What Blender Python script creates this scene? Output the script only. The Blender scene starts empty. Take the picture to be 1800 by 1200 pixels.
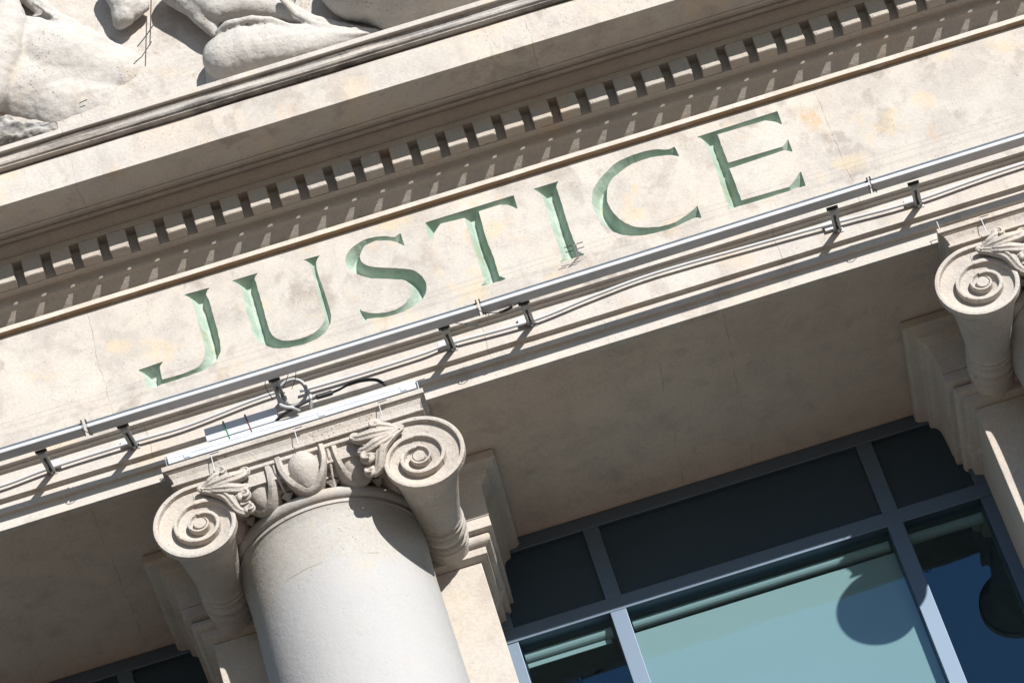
import bpy, bmesh, math, random
import numpy as np
from mathutils import Vector, Matrix, noise as mnoise

rng = random.Random(7)
sc = bpy.context.scene
col = sc.collection
PI = math.pi

# ------------------------------------------------------------------ camera
cam = bpy.data.cameras.new('camera'); cam_ob = bpy.data.objects.new('camera', cam)
col.objects.link(cam_ob)
cam.lens = 148.51; cam.sensor_width = 36; cam.clip_start = 0.5; cam.clip_end = 3000
cam_ob.matrix_world = Matrix(((0.9554, 0.2936, -0.0316, -0.5865),
                              (0.1615, -0.6091, -0.7765, -14.415),
                              (-0.2473, 0.7368, -0.6293, 1.6173), (0, 0, 0, 1)))
sc.camera = cam_ob

# ------------------------------------------------------------------ light
SX, SZ = -0.60, -0.472                      # sun travels (SX, 1, SZ)
sun_dir = Vector((SX, 1.0, SZ)).normalized()
elev = math.asin(-sun_dir.z)
w = bpy.data.worlds.new('World'); sc.world = w; w.use_nodes = True
nt = w.node_tree; bg = nt.nodes['Background']
sky = nt.nodes.new('ShaderNodeTexSky'); sky.sky_type = 'NISHITA'; sky.sun_disc = False
sky.sun_elevation = elev
sky.sun_rotation = math.atan2(-sun_dir.x, -sun_dir.y)   # clockwise from +Y
sky.altitude = 100; sky.air_density = 1.0; sky.dust_density = 0.1; sky.ozone_density = 3.0
nt.links.new(sky.outputs[0], bg.inputs['Color']); bg.inputs['Strength'].default_value = 0.075
sl = bpy.data.lights.new('sun', 'SUN'); sl.energy = 4.8; sl.angle = math.radians(0.5); sl.color = (1.0, 0.955, 0.90)
so = bpy.data.objects.new('sun', sl); col.objects.link(so); so.location = (20, -30, 30)
so.rotation_euler = sun_dir.to_track_quat('-Z', 'Y').to_euler()
vs = sc.view_settings; vs.view_transform = 'Standard'; vs.look = 'None'; vs.exposure = 0.74; vs.gamma = 1

# ------------------------------------------------------------------ object helpers
def tag(o, label=None, cat=None, group=None, kind=None):
    if label: o['label'] = label
    if cat: o['category'] = cat
    if group: o['group'] = group
    if kind: o['kind'] = kind
    return o
def thing(name, loc, label, cat, group=None):
    o = bpy.data.objects.new(name, None); col.objects.link(o); o.location = loc
    o.empty_display_size = 0.1
    return tag(o, label, cat, group)
def link(name, bm, mat, parent=None, smooth=False, loc=None, bevel=0.0, world=False):
    """link a bmesh as one object; world=True: vertices are in world space, shift them to the parent"""
    if world and parent is not None:
        bmesh.ops.translate(bm, vec=-Vector(parent_world(parent)), verts=bm.verts)
    if len(bm.faces) and all(e.is_manifold for e in bm.edges): bmesh.ops.recalc_face_normals(bm, faces=bm.faces)
    me = bpy.data.meshes.new(name); bm.normal_update(); bm.to_mesh(me); bm.free()
    mats = mat if isinstance(mat, (list, tuple)) else [mat]
    for m in mats: me.materials.append(m)
    if smooth:
        me.polygons.foreach_set('use_smooth', [True] * len(me.polygons))
    o = bpy.data.objects.new(name, me); col.objects.link(o)
    if parent is not None: o.parent = parent
    if loc is not None: o.location = loc
    if bevel:
        b = o.modifiers.new('bevel', 'BEVEL'); b.width = bevel; b.segments = 2; b.limit_method = 'ANGLE'; b.angle_limit = math.radians(40)
    return o
def parent_world(o):
    v = Vector(o.location)
    while o.parent: o = o.parent; v += Vector(o.location)
    return v
def auto_smooth(o, deg=35):
    me = o.data
    me.polygons.foreach_set('use_smooth', [True] * len(me.polygons))
    try: me.set_sharp_from_angle(angle=math.radians(deg))
    except Exception: pass
def copy_tree(o, parent=None):
    c = o.copy(); col.objects.link(c)
    if parent is not None: c.parent = parent
    for ch in [x for x in bpy.data.objects if x.parent == o]: copy_tree(ch, c)
    return c

# ------------------------------------------------------------------ shape helpers
def box(bm, x0, x1, y0, y1, z0, z1):
    v = [bm.verts.new((x, y, z)) for z in (z0, z1) for y in (y0, y1) for x in (x0, x1)]
    for f in ((0, 2, 3, 1), (4, 5, 7, 6), (0, 1, 5, 4), (2, 6, 7, 3), (0, 4, 6, 2), (1, 3, 7, 5)):
        bm.faces.new([v[i] for i in f])
def prism_x(bm, prof, x0, x1, nseg=1, wob=0.0):
    """closed profile [(y,z)] extruded along x"""
    n = len(prof); rows = []
    for i in range(nseg + 1):
        x = x0 + (x1 - x0) * i / nseg
        rows.append([bm.verts.new((x, y, z)) for y, z in prof])
    for i in range(nseg):
        for j in range(n):
            k = (j + 1) % n
            bm.faces.new((rows[i][j], rows[i][k], rows[i + 1][k], rows[i + 1][j]))
    bm.faces.new(rows[0][::-1]); bm.faces.new(rows[-1])
    bmesh.ops.recalc_face_normals(bm, faces=bm.faces)
def wear(bm, amp, x_lo=-1e9, ymax=1e9):
    """small irregularities of old cut stone"""
    for v in bm.verts:
        if v.co.y < ymax:
            n = mnoise.noise(Vector((v.co.x * 4, v.co.y * 7, v.co.z * 7))) + 0.6 * mnoise.noise(Vector((v.co.x * 17, v.co.y * 20, v.co.z * 20 + 4)))
            m = mnoise.noise(Vector((v.co.x * 5 + 9, v.co.y * 7, v.co.z * 7))) + 0.6 * mnoise.noise(Vector((v.co.x * 19 + 9, v.co.y * 20, v.co.z * 20)))
            v.co.y += n * amp; v.co.z += m * amp * 0.8
def lathe(bm, prof, n=96, cx=0, cy=0):
    rows = []
    for r, z in prof:
        rows.append([bm.verts.new((cx + r * math.cos(2 * PI * i / n), cy + r * math.sin(2 * PI * i / n), z)) for i in range(n)])
    for a, b in zip(rows, rows[1:]):
        for i in range(n):
            k = (i + 1) % n
            bm.faces.new((a[i], a[k], b[k], b[i]))
    bm.faces.new(rows[0]); bm.faces.new(rows[-1])
    bmesh.ops.recalc_face_normals(bm, faces=bm.faces)
def tube(bm, pts, rad, n=10, cap=True, flat=1.0):
    pts = [Vector(p) for p in pts]
    if not isinstance(rad, (list, tuple)): rad = [rad] * len(pts)
    rows = []; up = None
    for i, p in enumerate(pts):
        t = (pts[min(i + 1, len(pts) - 1)] - pts[max(i - 1, 0)])
        if t.length < 1e-9: t = Vector((0, 0, 1))
        t.normalize()
        if up is None:
            up = Vector((0, -1, 0)) if abs(t.y) < 0.9 else Vector((0, 0, 1))
        up = (up - t * up.dot(t)).normalized(); s = t.cross(up)
        rows.append([bm.verts.new(p + (up * math.sin(2 * PI * k / n) * flat + s * math.cos(2 * PI * k / n)) * rad[i]) for k in range(n)])
    for a, b in zip(rows, rows[1:]):
        for i in range(n):
            k = (i + 1) % n
            bm.faces.new((a[i], a[k], b[k], b[i]))
    if cap: bm.faces.new(rows[0][::-1]); bm.faces.new(rows[-1])
def cr(pts, k=6):
    """Catmull-Rom through 3-D points"""
    P = [Vector(p) for p in pts]; out = []
    for i in range(len(P) - 1):
        a = P[max(i - 1, 0)]; b = P[i]; c = P[i + 1]; d = P[min(i + 2, len(P) - 1)]
        for j in range(k):
            t = j / k
            out.append(0.5 * ((2 * b) + (c - a) * t + (2 * a - 5 * b + 4 * c - d) * t * t + (3 * b - a - 3 * c + d) * t ** 3))
    out.append(P[-1]); return out
def ball(bm, c, r, scale=(1, 1, 1), sub=3, rot=None):
    m = Matrix.Translation(c) @ (rot.to_4x4() if rot else Matrix()) @ Matrix.Diagonal((*[r * s for s in scale], 1))
    bmesh.ops.create_icosphere(bm, subdivisions=sub, radius=1, matrix=m)
def blend_stack(bm, rings):
    """stack of square loops (half x, y0, y1, z)"""
    rows = [[bm.verts.new(p) for p in ((-h, y0, z), (h, y0, z), (h, y1, z), (-h, y1, z))] for h, y0, y1, z in rings]
    for a, b in zip(rows, rows[1:]):
        for i in range(4):
            k = (i + 1) % 4
            bm.faces.new((a[i], a[k], b[k], b[i]))
    bm.faces.new(rows[0]); bm.faces.new(rows[-1])
    bmesh.ops.recalc_face_normals(bm, faces=bm.faces)

# ------------------------------------------------------------------ materials
class NB:
    def __init__(s, name):
        s.m = bpy.data.materials.new(name); s.m.use_nodes = True; s.t = s.m.node_tree
        s.bsdf = s.t.nodes['Principled BSDF']; s.n = s.t.nodes; s.l = s.t.links
        s.pos = s.n.new('ShaderNodeNewGeometry').outputs['Position']
    def map(s, scale=(1, 1, 1), loc=(0, 0, 0), src=None):
        n = s.n.new('ShaderNodeMapping'); n.inputs['Scale'].default_value = scale; n.inputs['Location'].default_value = loc
        s.l.new(src or s.pos, n.inputs['Vector']); return n.outputs[0]
    def noise(s, scale, detail=4, rough=0.55, vec=None, dist=0.0):
        n = s.n.new('ShaderNodeTexNoise'); n.inputs['Scale'].default_value = scale
        n.inputs['Detail'].default_value = detail; n.inputs['Roughness'].default_value = rough
        n.inputs['Distortion'].default_value = dist
        s.l.new(vec or s.pos, n.inputs['Vector']); return n.outputs['Fac']
    def vor(s, scale, vec=None, feature='F1'):
        n = s.n.new('ShaderNodeTexVoronoi'); n.feature = feature; n.inputs['Scale'].default_value = scale
        s.l.new(vec or s.pos, n.inputs['Vector']); return n.outputs['Distance']
    def rng(s, v, a, b, c=0.0, d=1.0, smooth=True):
        n = s.n.new('ShaderNodeMapRange'); n.interpolation_type = 'SMOOTHSTEP' if smooth else 'LINEAR'
        for i, x in enumerate((a, b, c, d)): n.inputs[1 + i].default_value = x
        s.l.new(v, n.inputs[0]); return n.outputs[0]
    def mix(s, f, a, b, mode='MIX'):
        n = s.n.new('ShaderNodeMix'); n.data_type = 'RGBA'; n.blend_type = mode
        for sock, v in ((n.inputs[0], f), (n.inputs[6], a), (n.inputs[7], b)):
            if hasattr(v, 'links'): s.l.new(v, sock)
            elif isinstance(v, tuple): sock.default_value = (*v, 1)
            else: sock.default_value = v
        return n.outputs[2]
    def math(s, op, a, b=None, clamp=False):
        n = s.n.new('ShaderNodeMath'); n.operation = op; n.use_clamp = clamp
        for i, v in enumerate((a, b)):
            if v is None: continue
            if hasattr(v, 'links'): s.l.new(v, n.inputs[i])
            else: n.inputs[i].default_value = v
        return n.outputs[0]
    def xyz(s):
        n = s.n.new('ShaderNodeSeparateXYZ'); s.l.new(s.pos, n.inputs[0]); return n.outputs
    def bump(s, h, strength=0.3, dist=0.01, prev=None):
        n = s.n.new('ShaderNodeBump'); n.inputs['Strength'].default_value = strength; n.inputs['Distance'].default_value = dist
        s.l.new(h, n.inputs['Height'])
        if prev is not None: s.l.new(prev, n.inputs['Normal'])
        return n.outputs[0]
    def done(s, color, rough=0.85, normal=None, metal=0.0, spec=0.3):
        b = s.bsdf
        if hasattr(color, 'links'): s.l.new(color, b.inputs['Base Color'])
        else: b.inputs['Base Color'].default_value = (*color, 1)
        if hasattr(rough, 'links'): s.l.new(rough, b.inputs['Roughness'])
        else: b.inputs['Roughness'].default_value = rough
        b.inputs['Metallic'].default_value = metal; b.inputs['Specular IOR Level'].default_value = spec
        if normal is not None: s.l.new(normal, b.inputs['Normal'])
        return s.m

def stone(name, base=(0.56, 0.50, 0.43), warm=(0.58, 0.47, 0.35), grey=(0.40, 0.365, 0.335), mottle=1.0,
          soot=0.0, rust=0.0, joints=(), pits=0.5, rough=0.85, seed=0.0, bump=0.35, streak=0.0, blocks=0.0, low_brown=False, patch=0.0):
    s = NB(name)
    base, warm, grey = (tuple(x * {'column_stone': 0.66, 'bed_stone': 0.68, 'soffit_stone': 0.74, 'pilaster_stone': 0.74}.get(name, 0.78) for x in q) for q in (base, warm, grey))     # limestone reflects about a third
    v = s.map(loc=(seed, seed * 1.7, seed * 0.6))
    big = s.rng(s.noise(1.7, 5, 0.6, v, 0.1), 0.38, 0.68)
    mid = s.rng(s.noise(5.5, 7, 0.66, v, 0.15), 0.42, 0.64)
    blot = s.rng(s.noise(3.1, 5, 0.6, s.map(loc=(seed + 9, 3, 5))), 0.50, 0.66)
    c = s.mix(s.math('MULTIPLY', big, 0.55), base, warm)
    c = s.mix(s.math('MULTIPLY', mid, 0.55 * mottle), c, grey)
    c = s.mix(s.math('MULTIPLY', blot, 0.30 * mottle), c, tuple(min(1, x * 1.22) for x in base))
    fine = s.noise(70, 4, 0.7, v)
    c = s.mix(0.35, c, s.mix(s.rng(fine, 0.3, 0.7), tuple(x * 0.78 for x in base), tuple(min(1, x * 1.18) for x in base)), 'MIX')
    if streak:
        st = s.rng(s.noise(7, 4, 0.6, s.map(scale=(1.2, 1.2, 0.12), loc=(seed, 0, 0))), 0.52, 0.75)
        c = s.mix(s.math('MULTIPLY', st, streak), c, tuple(x * 0.62 for x in grey))
    if rust:
        rm = s.rng(s.noise(2.4, 5, 0.6, s.map(scale=(1.6, 1, 0.8), loc=(seed + 3.3, 0, 2))), 0.60, 0.74)
        rm = s.math('MULTIPLY', rm, s.rng(s.noise(9, 4, 0.6, v), 0.35, 0.6))
        c = s.mix(s.math('MULTIPLY', rm, rust), c, (0.42, 0.28, 0.14))
    if blocks:
        X = s.xyz()
        wn = s.n.new('ShaderNodeTexWhiteNoise'); wn.noise_dimensions = '1D'
        s.l.new(s.math('FLOOR', s.math('MULTIPLY', s.math('ADD', X[0], 1.78 + seed * 0.0), 1.0 / blocks)), wn.inputs['W'])
        c = s.mix(s.math('MULTIPLY', wn.outputs['Value'], 0.22), c, tuple(x * 0.80 for x in base))
    if patch:
        pa = s.rng(s.noise(7.5, 6, 0.62, s.map(scale=(1, 1, 0.75), loc=(seed * 3, 1, 8)), 0.25), 0.50, 0.64)
        pb = s.rng(s.noise(2.2, 4, 0.6, s.map(loc=(seed * 2, 4, 1))), 0.40, 0.60)
        c = s.mix(s.math('MULTIPLY', s.math('MULTIPLY', pa, pb), patch), c, (0.235, 0.205, 0.18))
        pc = s.rng(s.noise(4.5, 5, 0.6, s.map(loc=(seed, 7, 3)), 0.2), 0.56, 0.68)
        c = s.mix(s.math('MULTIPLY', pc, patch * 0.85), c, (0.47, 0.385, 0.26))
        pd = s.rng(s.noise(110, 2, 0.5), 0.62, 0.70)
        c = s.mix(s.math('MULTIPLY', s.math('MULTIPLY', pd, pa), patch), c, (0.12, 0.10, 0.085))
    if low_brown:
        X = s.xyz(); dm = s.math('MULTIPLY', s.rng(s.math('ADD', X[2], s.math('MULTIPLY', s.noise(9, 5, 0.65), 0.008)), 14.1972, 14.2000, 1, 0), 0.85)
        c = s.mix(dm, c, (0.25, 0.155, 0.075))  # turns brown at the bottom edge and underside of the taenia
    # dark speckled lichen / pits
    pv = s.vor(55, s.map(loc=(seed, 1, 2)))
    pm = s.math('MULTIPLY', s.rng(pv, 0.10, 0.22, 1, 0), s.rng(s.noise(5, 3, 0.6, s.map(loc=(4, seed, 1))), 0.53, 0.62))
    c = s.mix(s.math('MULTIPLY', pm, pits), c, (0.16, 0.13, 0.10))
    if soot:
        sm = s.rng(s.noise(3.5, 6, 0.65, s.map(scale=(0.55, 1, 9.0), loc=(seed + 1, 2, 3)), 0.3), 0.36, 0.66)
        sm2 = s.rng(s.noise(22, 4, 0.7, s.map(scale=(0.5,1,1))), 0.15, 0.60)
        c = s.mix(s.math('MULTIPLY', s.math('MULTIPLY', sm, sm2), soot), c, (0.075, 0.07, 0.07))
    jm = None
    if joints:
        X = s.xyz(); wob = s.math('MULTIPLY', s.math('SUBTRACT', s.noise(5, 5, 0.6, s.map(scale=(0.2, 1, 1))), 0.5), 0.045)
        xx = s.math('ADD', X[0], wob)
        for j in joints:
            d = s.math('ABSOLUTE', s.math('SUBTRACT', xx, j))
            m = s.rng(d, 0.0012, 0.0042, 1, 0)
            jm = m if jm is None else s.math('MAXIMUM', jm, m)
        br = s.rng(s.noise(9, 3, 0.5, s.map(loc=(1, seed, 0))), 0.42, 0.60, 0.1, 1)
        jm = s.math('MULTIPLY', jm, br)
        c = s.mix(s.math('MULTIPLY', jm, 0.35), c, (0.22, 0.18, 0.14))
    h = s.math('ADD', s.math('MULTIPLY', s.noise(14, 6, 0.65, v), 0.7), s.math('MULTIPLY', fine, 0.35))
    h = s.math('SUBTRACT', h, s.math('MULTIPLY', pm, 0.5))
    if jm is not None: h = s.math('SUBTRACT', h, s.math('MULTIPLY', jm, 0.8))
    nrm = s.bump(h, bump, 0.012)
    return s.done(c, rough, nrm)

M = {}
M['frieze'] = stone('frieze_stone', base=(0.545, 0.515, 0.475), warm=(0.58, 0.495, 0.405), grey=(0.375, 0.345, 0.325), mottle=1.35, rust=0.9, joints=(-1.78, 1.66), seed=1.0, blocks=1.72, patch=0.62, streak=0.2)
M['arch'] = stone('architrave_stone', base=(0.55, 0.52, 0.485), grey=(0.41, 0.38, 0.36), mottle=0.8, rust=0.45, joints=(-1.66, -0.11, 1.25), seed=2.0, pits=0.3, blocks=1.5, patch=0.35)
M['soffit'] = stone('soffit_stone', base=(0.61, 0.535, 0.46), warm=(0.60, 0.50, 0.40), grey=(0.42, 0.37, 0.325), joints=(-1.98, 0.60, 0.93), seed=3.0, streak=0.3, blocks=1.3)
M['cornice'] = stone('cornice_stone', base=(0.545, 0.52, 0.485), grey=(0.40, 0.37, 0.35), mottle=1.0, rust=0.8, joints=(-1.64, 0.49, 2.3), seed=4.0, streak=0.25, blocks=2.0, patch=0.45)
M['bed'] = stone('bed_stone', base=(0.51, 0.475, 0.43), mottle=0.9, seed=5.0, pits=0.5, rust=0.4, blocks=0.9)
M['taenia'] = stone('brown_edged_stone', base=(0.57, 0.54, 0.495), mottle=0.9, seed=5.5, rust=0.25, low_brown=True)
M['cyma'] = stone('weathered_stone', base=(0.52, 0.505, 0.48), soot=0.97, seed=6.0, bump=0.6)
M['column'] = stone('column_stone', patch=0.22, base=(0.52, 0.51, 0.49), warm=(0.53, 0.485, 0.425), grey=(0.44, 0.42, 0.395), mottle=0.8, seed=7.0, pits=0.7, rust=0.25, streak=0.12)
def drum():
    m = M['column']; t = m.node_tree; b = t.nodes['Principled BSDF']; src = b.inputs['Base Color'].links[0].from_socket
    s = NB.__new__(NB); s.m = m; s.t = t; s.bsdf = b; s.n = t.nodes; s.l = t.links
    s.pos = s.n.new('ShaderNodeNewGeometry').outputs['Position']
    z = s.xyz()[2]; zz = s.math('ADD', z, s.math('MULTIPLY', s.math('SUBTRACT', s.noise(6, 5, 0.65), 0.5), 0.03))
    zc = s.math('ADD', z, s.math('MULTIPLY', s.math('SUBTRACT', s.noise(2.6, 5, 0.65), 0.5), 0.50))
    low = s.rng(zc, ZJ - 0.10, ZJ + 0.03, 1, 0)
    c = s.mix(s.math('MULTIPLY', low, 0.70), src, (0.345, 0.35, 0.36))
    cr_ = s.math('MULTIPLY', s.rng(s.math('ABSOLUTE', s.math('SUBTRACT', zz, ZJ)), 0.0008, 0.0032, 1, 0), s.rng(s.noise(3.2, 2), 0.47, 0.53))
    c = s.mix(s.math('MULTIPLY', cr_, 0.7), c, (0.16, 0.13, 0.10))
    pv = s.math('MULTIPLY', s.rng(s.vor(60), 0.05, 0.16, 1, 0), s.rng(s.noise(4, 3), 0.50, 0.60))
    c = s.mix(s.math('MULTIPLY', pv, 0.35), c, (0.30, 0.27, 0.24))
    s.l.new(c, b.inputs['Base Color'])
ZJ = 12.57
drum()
M['capital'] = stone('capital_stone', patch=0.3, base=(0.51, 0.48, 0.445), grey=(0.36, 0.34, 0.32), mottle=0.9, seed=8.0, pits=0.6, bump=0.9, rust=0.2)
M['pilaster'] = stone('pilaster_stone', patch=0.25, base=(0.54, 0.51, 0.47), mottle=0.6, seed=9.0, pits=0.25, rust=0.2)
M['tymp'] = stone('tympanum_stone', patch=0.4, base=(0.55, 0.515, 0.475), warm=(0.58, 0.49, 0.41), soot=0.12, mottle=0.9, rust=0.4, seed=10.0, bump=0.8)
M['sculpt'] = stone('sculpture_stone', patch=0.3, base=(0.545, 0.525, 0.50), warm=(0.55, 0.50, 0.44), grey=(0.42, 0.40, 0.38), soot=0.14, mottle=0.8, rust=0.3, seed=11.0, bump=0.8)

M['dirty'] = stone('dirty_carved_stone', base=(0.50, 0.49, 0.47), soot=0.95, mottle=1.0, seed=12.0, bump=1.0)
def paint_green():
    s = NB('green_patina_paint')
    a = s.rng(s.noise(9, 5, 0.6, s.pos, 0.3), 0.35, 0.7)
    c = s.mix(a, (0.27, 0.355, 0.295), (0.39, 0.455, 0.40))
    b = s.rng(s.noise(24, 5, 0.65, s.map(scale=(1, 1, 0.5))), 0.52, 0.72)
    c = s.mix(s.math('MULTIPLY', b, 0.35), c, (0.14, 0.22, 0.17))
    o = s.rng(s.noise(4, 3, 0.6, s.map(loc=(5, 5, 5))), 0.56, 0.68)
    c = s.mix(s.math('MULTIPLY', o, 0.35), c, (0.22, 0.25, 0.09))
    return s.done(c, 0.7, s.bump(s.noise(40, 5, 0.7), 0.35, 0.01))
M['green'] = paint_green()

def metal(name, color, rough=0.35, met=0.9, var=0.15, plain=False):
    s = NB(name)
    n = s.noise(8, 4, 0.6)
    c = s.mix(s.rng(n, 0.3, 0.7), tuple(x * (1 - var) for x in color), color)
    if plain: return s.done(s.mix(s.rng(s.noise(1.5, 2), 0.3, 0.7), tuple(x * (1 - var) for x in color), color), rough, None, met, 0.5)
    return s.done(c, s.rng(s.noise(20, 3), 0.3, 0.7, rough * 0.8, rough * 1.25), s.bump(s.noise(60, 2), 0.04, 0.003), met, 0.5)
M['alu'] = metal('brushed_aluminium', (0.47, 0.485, 0.51), 0.55, 0.0)
M['alu_white'] = metal('pale_lens_housing', (0.52, 0.55, 0.60), 0.35, 0.0)
M['lens'] = metal('dark_lamp_lens', (0.10, 0.12, 0.14), 0.25, 0.0)
M['galv'] = metal('galvanised_tray', (0.47, 0.51, 0.58), 0.5, 0.1)
M['zinc'] = metal('dull_zinc', (0.33, 0.34, 0.35), 0.5, 0.6)
M['black'] = metal('black_rubber', (0.02, 0.02, 0.022), 0.6, 0.0)
M['white_pvc'] = metal('white_conduit', (0.46, 0.465, 0.475), 0.45, 0.0, 0.08)
M['grey_pvc'] = metal('grey_flexible_conduit', (0.38, 0.40, 0.41), 0.5, 0.0)
M['green_tie'] = metal('green_cable_tie', (0.04, 0.25, 0.12), 0.5, 0.0)
M['red_tie'] = metal('brown_cable_tie', (0.16, 0.05, 0.04), 0.5, 0.0)
M['frame'] = metal('window_frame_coating', (0.125, 0.165, 0.215), 0.52, 0.9, 0.06, True)
M['panel'] = metal('spandrel_panel', (0.022, 0.042, 0.060), 0.22, 0.0, 0.1, True)
M['blind'] = metal('roller_blind_fabric', (0.25, 0.30, 0.32), 0.9, 0.0, 0.03, True)
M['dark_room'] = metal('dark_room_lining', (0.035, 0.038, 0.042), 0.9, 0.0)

def glass():
    m = bpy.data.materials.new('window_glass'); m.use_nodes = True; t = m.node_tree; t.nodes.clear()
    out = t.nodes.new('ShaderNodeOutputMaterial'); mx = t.nodes.new('ShaderNodeMixShader')
    tr = t.nodes.new('ShaderNodeBsdfTransparent'); tr.inputs[0].default_value = (0.72, 0.86, 0.86, 1)
    gl = t.nodes.new('ShaderNodeBsdfGlossy'); gl.inputs['Roughness'].default_value = 0.012; gl.inputs['Color'].default_value = (0.46, 0.78, 1, 1)
    fr = t.nodes.new('ShaderNodeFresnel'); fr.inputs['IOR'].default_value = 1.9
    wn = t.nodes.new('ShaderNodeTexNoise'); wn.inputs['Scale'].default_value = 1.6; wn.inputs['Detail'].default_value = 1; bp = t.nodes.new('ShaderNodeBump'); bp.inputs['Strength'].default_value = 0.12; bp.inputs['Distance'].default_value = 0.02
    wg = t.nodes.new('ShaderNodeNewGeometry'); t.links.new(wg.outputs['Position'], wn.inputs['Vector']); t.links.new(wn.outputs['Fac'], bp.inputs['Height']); t.links.new(bp.outputs[0], gl.inputs['Normal'])   # slightly wavy float glass
    ge = t.nodes.new('ShaderNodeNewGeometry'); mr = t.nodes.new('ShaderNodeMapRange')
    mr.inputs[3].default_value = 2.1; mr.inputs[4].default_value = 1 / 2.1      # same reflectance seen from either side of the sheet
    t.links.new(ge.outputs['Backfacing'], mr.inputs[0]); t.links.new(mr.outputs[0], fr.inputs['IOR'])
    t.links.new(fr.outputs[0], mx.inputs[0]); t.links.new(tr.outputs[0], mx.inputs[1]); t.links.new(gl.outputs[0], mx.inputs[2])
    t.links.new(mx.outputs[0], out.inputs[0]); return m
M['glass'] = glass()

# ------------------------------------------------------------------ ground and lower building
def ground_mat():
    s = NB('pavement')
    c = s.mix(s.rng(s.noise(0.6, 5), 0.35, 0.65), (0.21, 0.15, 0.11), (0.155, 0.112, 0.083))
    return s.done(c, 0.9, s.bump(s.noise(20, 4), 0.2, 0.01))
bm = bmesh.new()
vv = [bm.verts.new(p) for p in ((-600, -600, 0), (600, -600, 0), (600, 600, 0), (-600, 600, 0))]; bm.faces.new(vv)
g = link('ground', bm, ground_mat()); tag(g, kind='structure')

XA, XB = -6.2, 7.6
P = 3.555                                 # column spacing
XC = (-1.033, -1.033 + P)                 # column axes in view
YC = 0.57
ZS = 13.196                               # underside of the architrave

podium = thing('podium_wall', (0.7, 0.6, 0), 'plain pale stone lower wall carrying the columns below the picture', 'wall')
bm = bmesh.new(); box(bm, XA, XB, -0.4, 2.6, 0.0, 5.0); link('wall_block', bm, M['pilaster'], podium, world=True, bevel=0.01)

# ------------------------------------------------------------------ entablature
ent = thing('entablature', (0.7, 0, ZS), 'pale stone entablature with the green carved word JUSTICE above the columns', 'entablature')
arch_prof = [(0.002, 13.4805), (0.0225, 13.4785), (0.0225, 13.4705), (0.040, 13.469), (0.043, 13.465), (0.042, 13.460), (0.042, 13.332), (0.064, 13.330), (0.067, 13.324), (0.066, 13.272), (0.084, 13.270), (0.087, 13.264),
             (0.086, ZS), (0.12, ZS), (0.12, 13.4805)]
bm = bmesh.new(); prism_x(bm, arch_prof, XA, XB, 330); wear(bm, 0.0011, ymax=0.09)
o = link('architrave', bm, M['arch'], ent, world=True, bevel=0.0025)
bm = bmesh.new(); box(bm, XA, XB, 0.1205, 2.0, ZS + 0.0015, 13.48); link('soffit', bm, M['soffit'], ent, world=True)
bm = bmesh.new(); box(bm, XA, XB, 0.08, 1.9, 13.4815, 14.60); link('core', bm, M['soffit'], ent, world=True)

bed_prof = [(0.079, 14.2226), (-0.0222, 14.2226), (-0.0226, 14.2255), (-0.036, 14.2345), (-0.052, 14.2475), (-0.068, 14.2605), (-0.079, 14.268), (-0.086, 14.270),
            (-0.095, 14.2735), (-0.1005, 14.280), (-0.1025, 14.289), (-0.1035, 14.298), (-0.106, 14.305), (-0.1130, 14.3065), (-0.1135, 14.310), (-0.1554, 14.3102), (-0.156, 14.4155),
            (-0.2126, 14.4155), (-0.2128, 14.4455), (-0.222, 14.4465), (-0.235, 14.454), (-0.248, 14.467), (-0.2575, 14.480), (-0.2585, 14.486), (-0.2590, 14.492), (0.079, 14.492)]
bm = bmesh.new(); prism_x(bm, bed_prof, XA, XB, 330); wear(bm, 0.0010, ymax=0.0)
link('bed_moulding', bm, M['bed'], ent, world=True, bevel=0.0015)
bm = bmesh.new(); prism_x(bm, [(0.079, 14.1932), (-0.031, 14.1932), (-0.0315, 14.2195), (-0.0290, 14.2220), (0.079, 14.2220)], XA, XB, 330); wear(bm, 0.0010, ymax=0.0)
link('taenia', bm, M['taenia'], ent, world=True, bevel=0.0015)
corona_prof = [(0.3, 14.4935), (-0.2835, 14.4935), (-0.284, 14.506), (-0.3175, 14.507), (-0.3195, 14.4915), (-0.3255, 14.486), (-0.3415, 14.484), (-0.3425, 14.489), (-0.3495, 14.489), (-0.3505, 14.4835),
               (-0.4765, 14.4835), (-0.4795, 14.48), (-0.5245, 14.4795), (-0.525, 14.665), (-0.3215, 14.6665), (0.3, 14.6665)]
bm = bmesh.new(); prism_x(bm, corona_prof, XA, XB, 330); wear(bm, 0.0013, ymax=-0.3)
link('corona', bm, M['cornice'], ent, world=True, bevel=0.003)
cyma_prof = [(0.3, 14.6675), (-0.5155, 14.6675), (-0.5175, 14.6715), (-0.5545, 14.6722), (-0.555, 14.676), (-0.566, 14.6815), (-0.5705, 14.691), (-0.5695, 14.702), (-0.570, 14.712), (-0.576, 14.720), (-0.5795, 14.7225),
             (-0.5798, 14.7250), (-0.3, 14.7252), (0.3, 14.7252)]
bm = bmesh.new(); prism_x(bm, cyma_prof, XA, XB, 200)
for v in bm.verts:
    if v.co.y < -0.5:
        a = mnoise.noise(Vector((v.co.x * 3.1, v.co.z * 9, 2.0))) * 0.0035
        v.co.z += a; v.co.y += a * 0.6
link('cymatium', bm, M['cyma'], ent, world=True, bevel=0.002)
bm = bmesh.new(); prism_x(bm, [(-0.3, 14.7258), (-0.598, 14.7258), (-0.5995, 14.7295), (-0.5995, 14.755), (-0.596, 14.7585), (-0.3, 14.79), (0.3, 14.81), (0.3, 14.7258)], XA, XB, 160)
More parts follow.
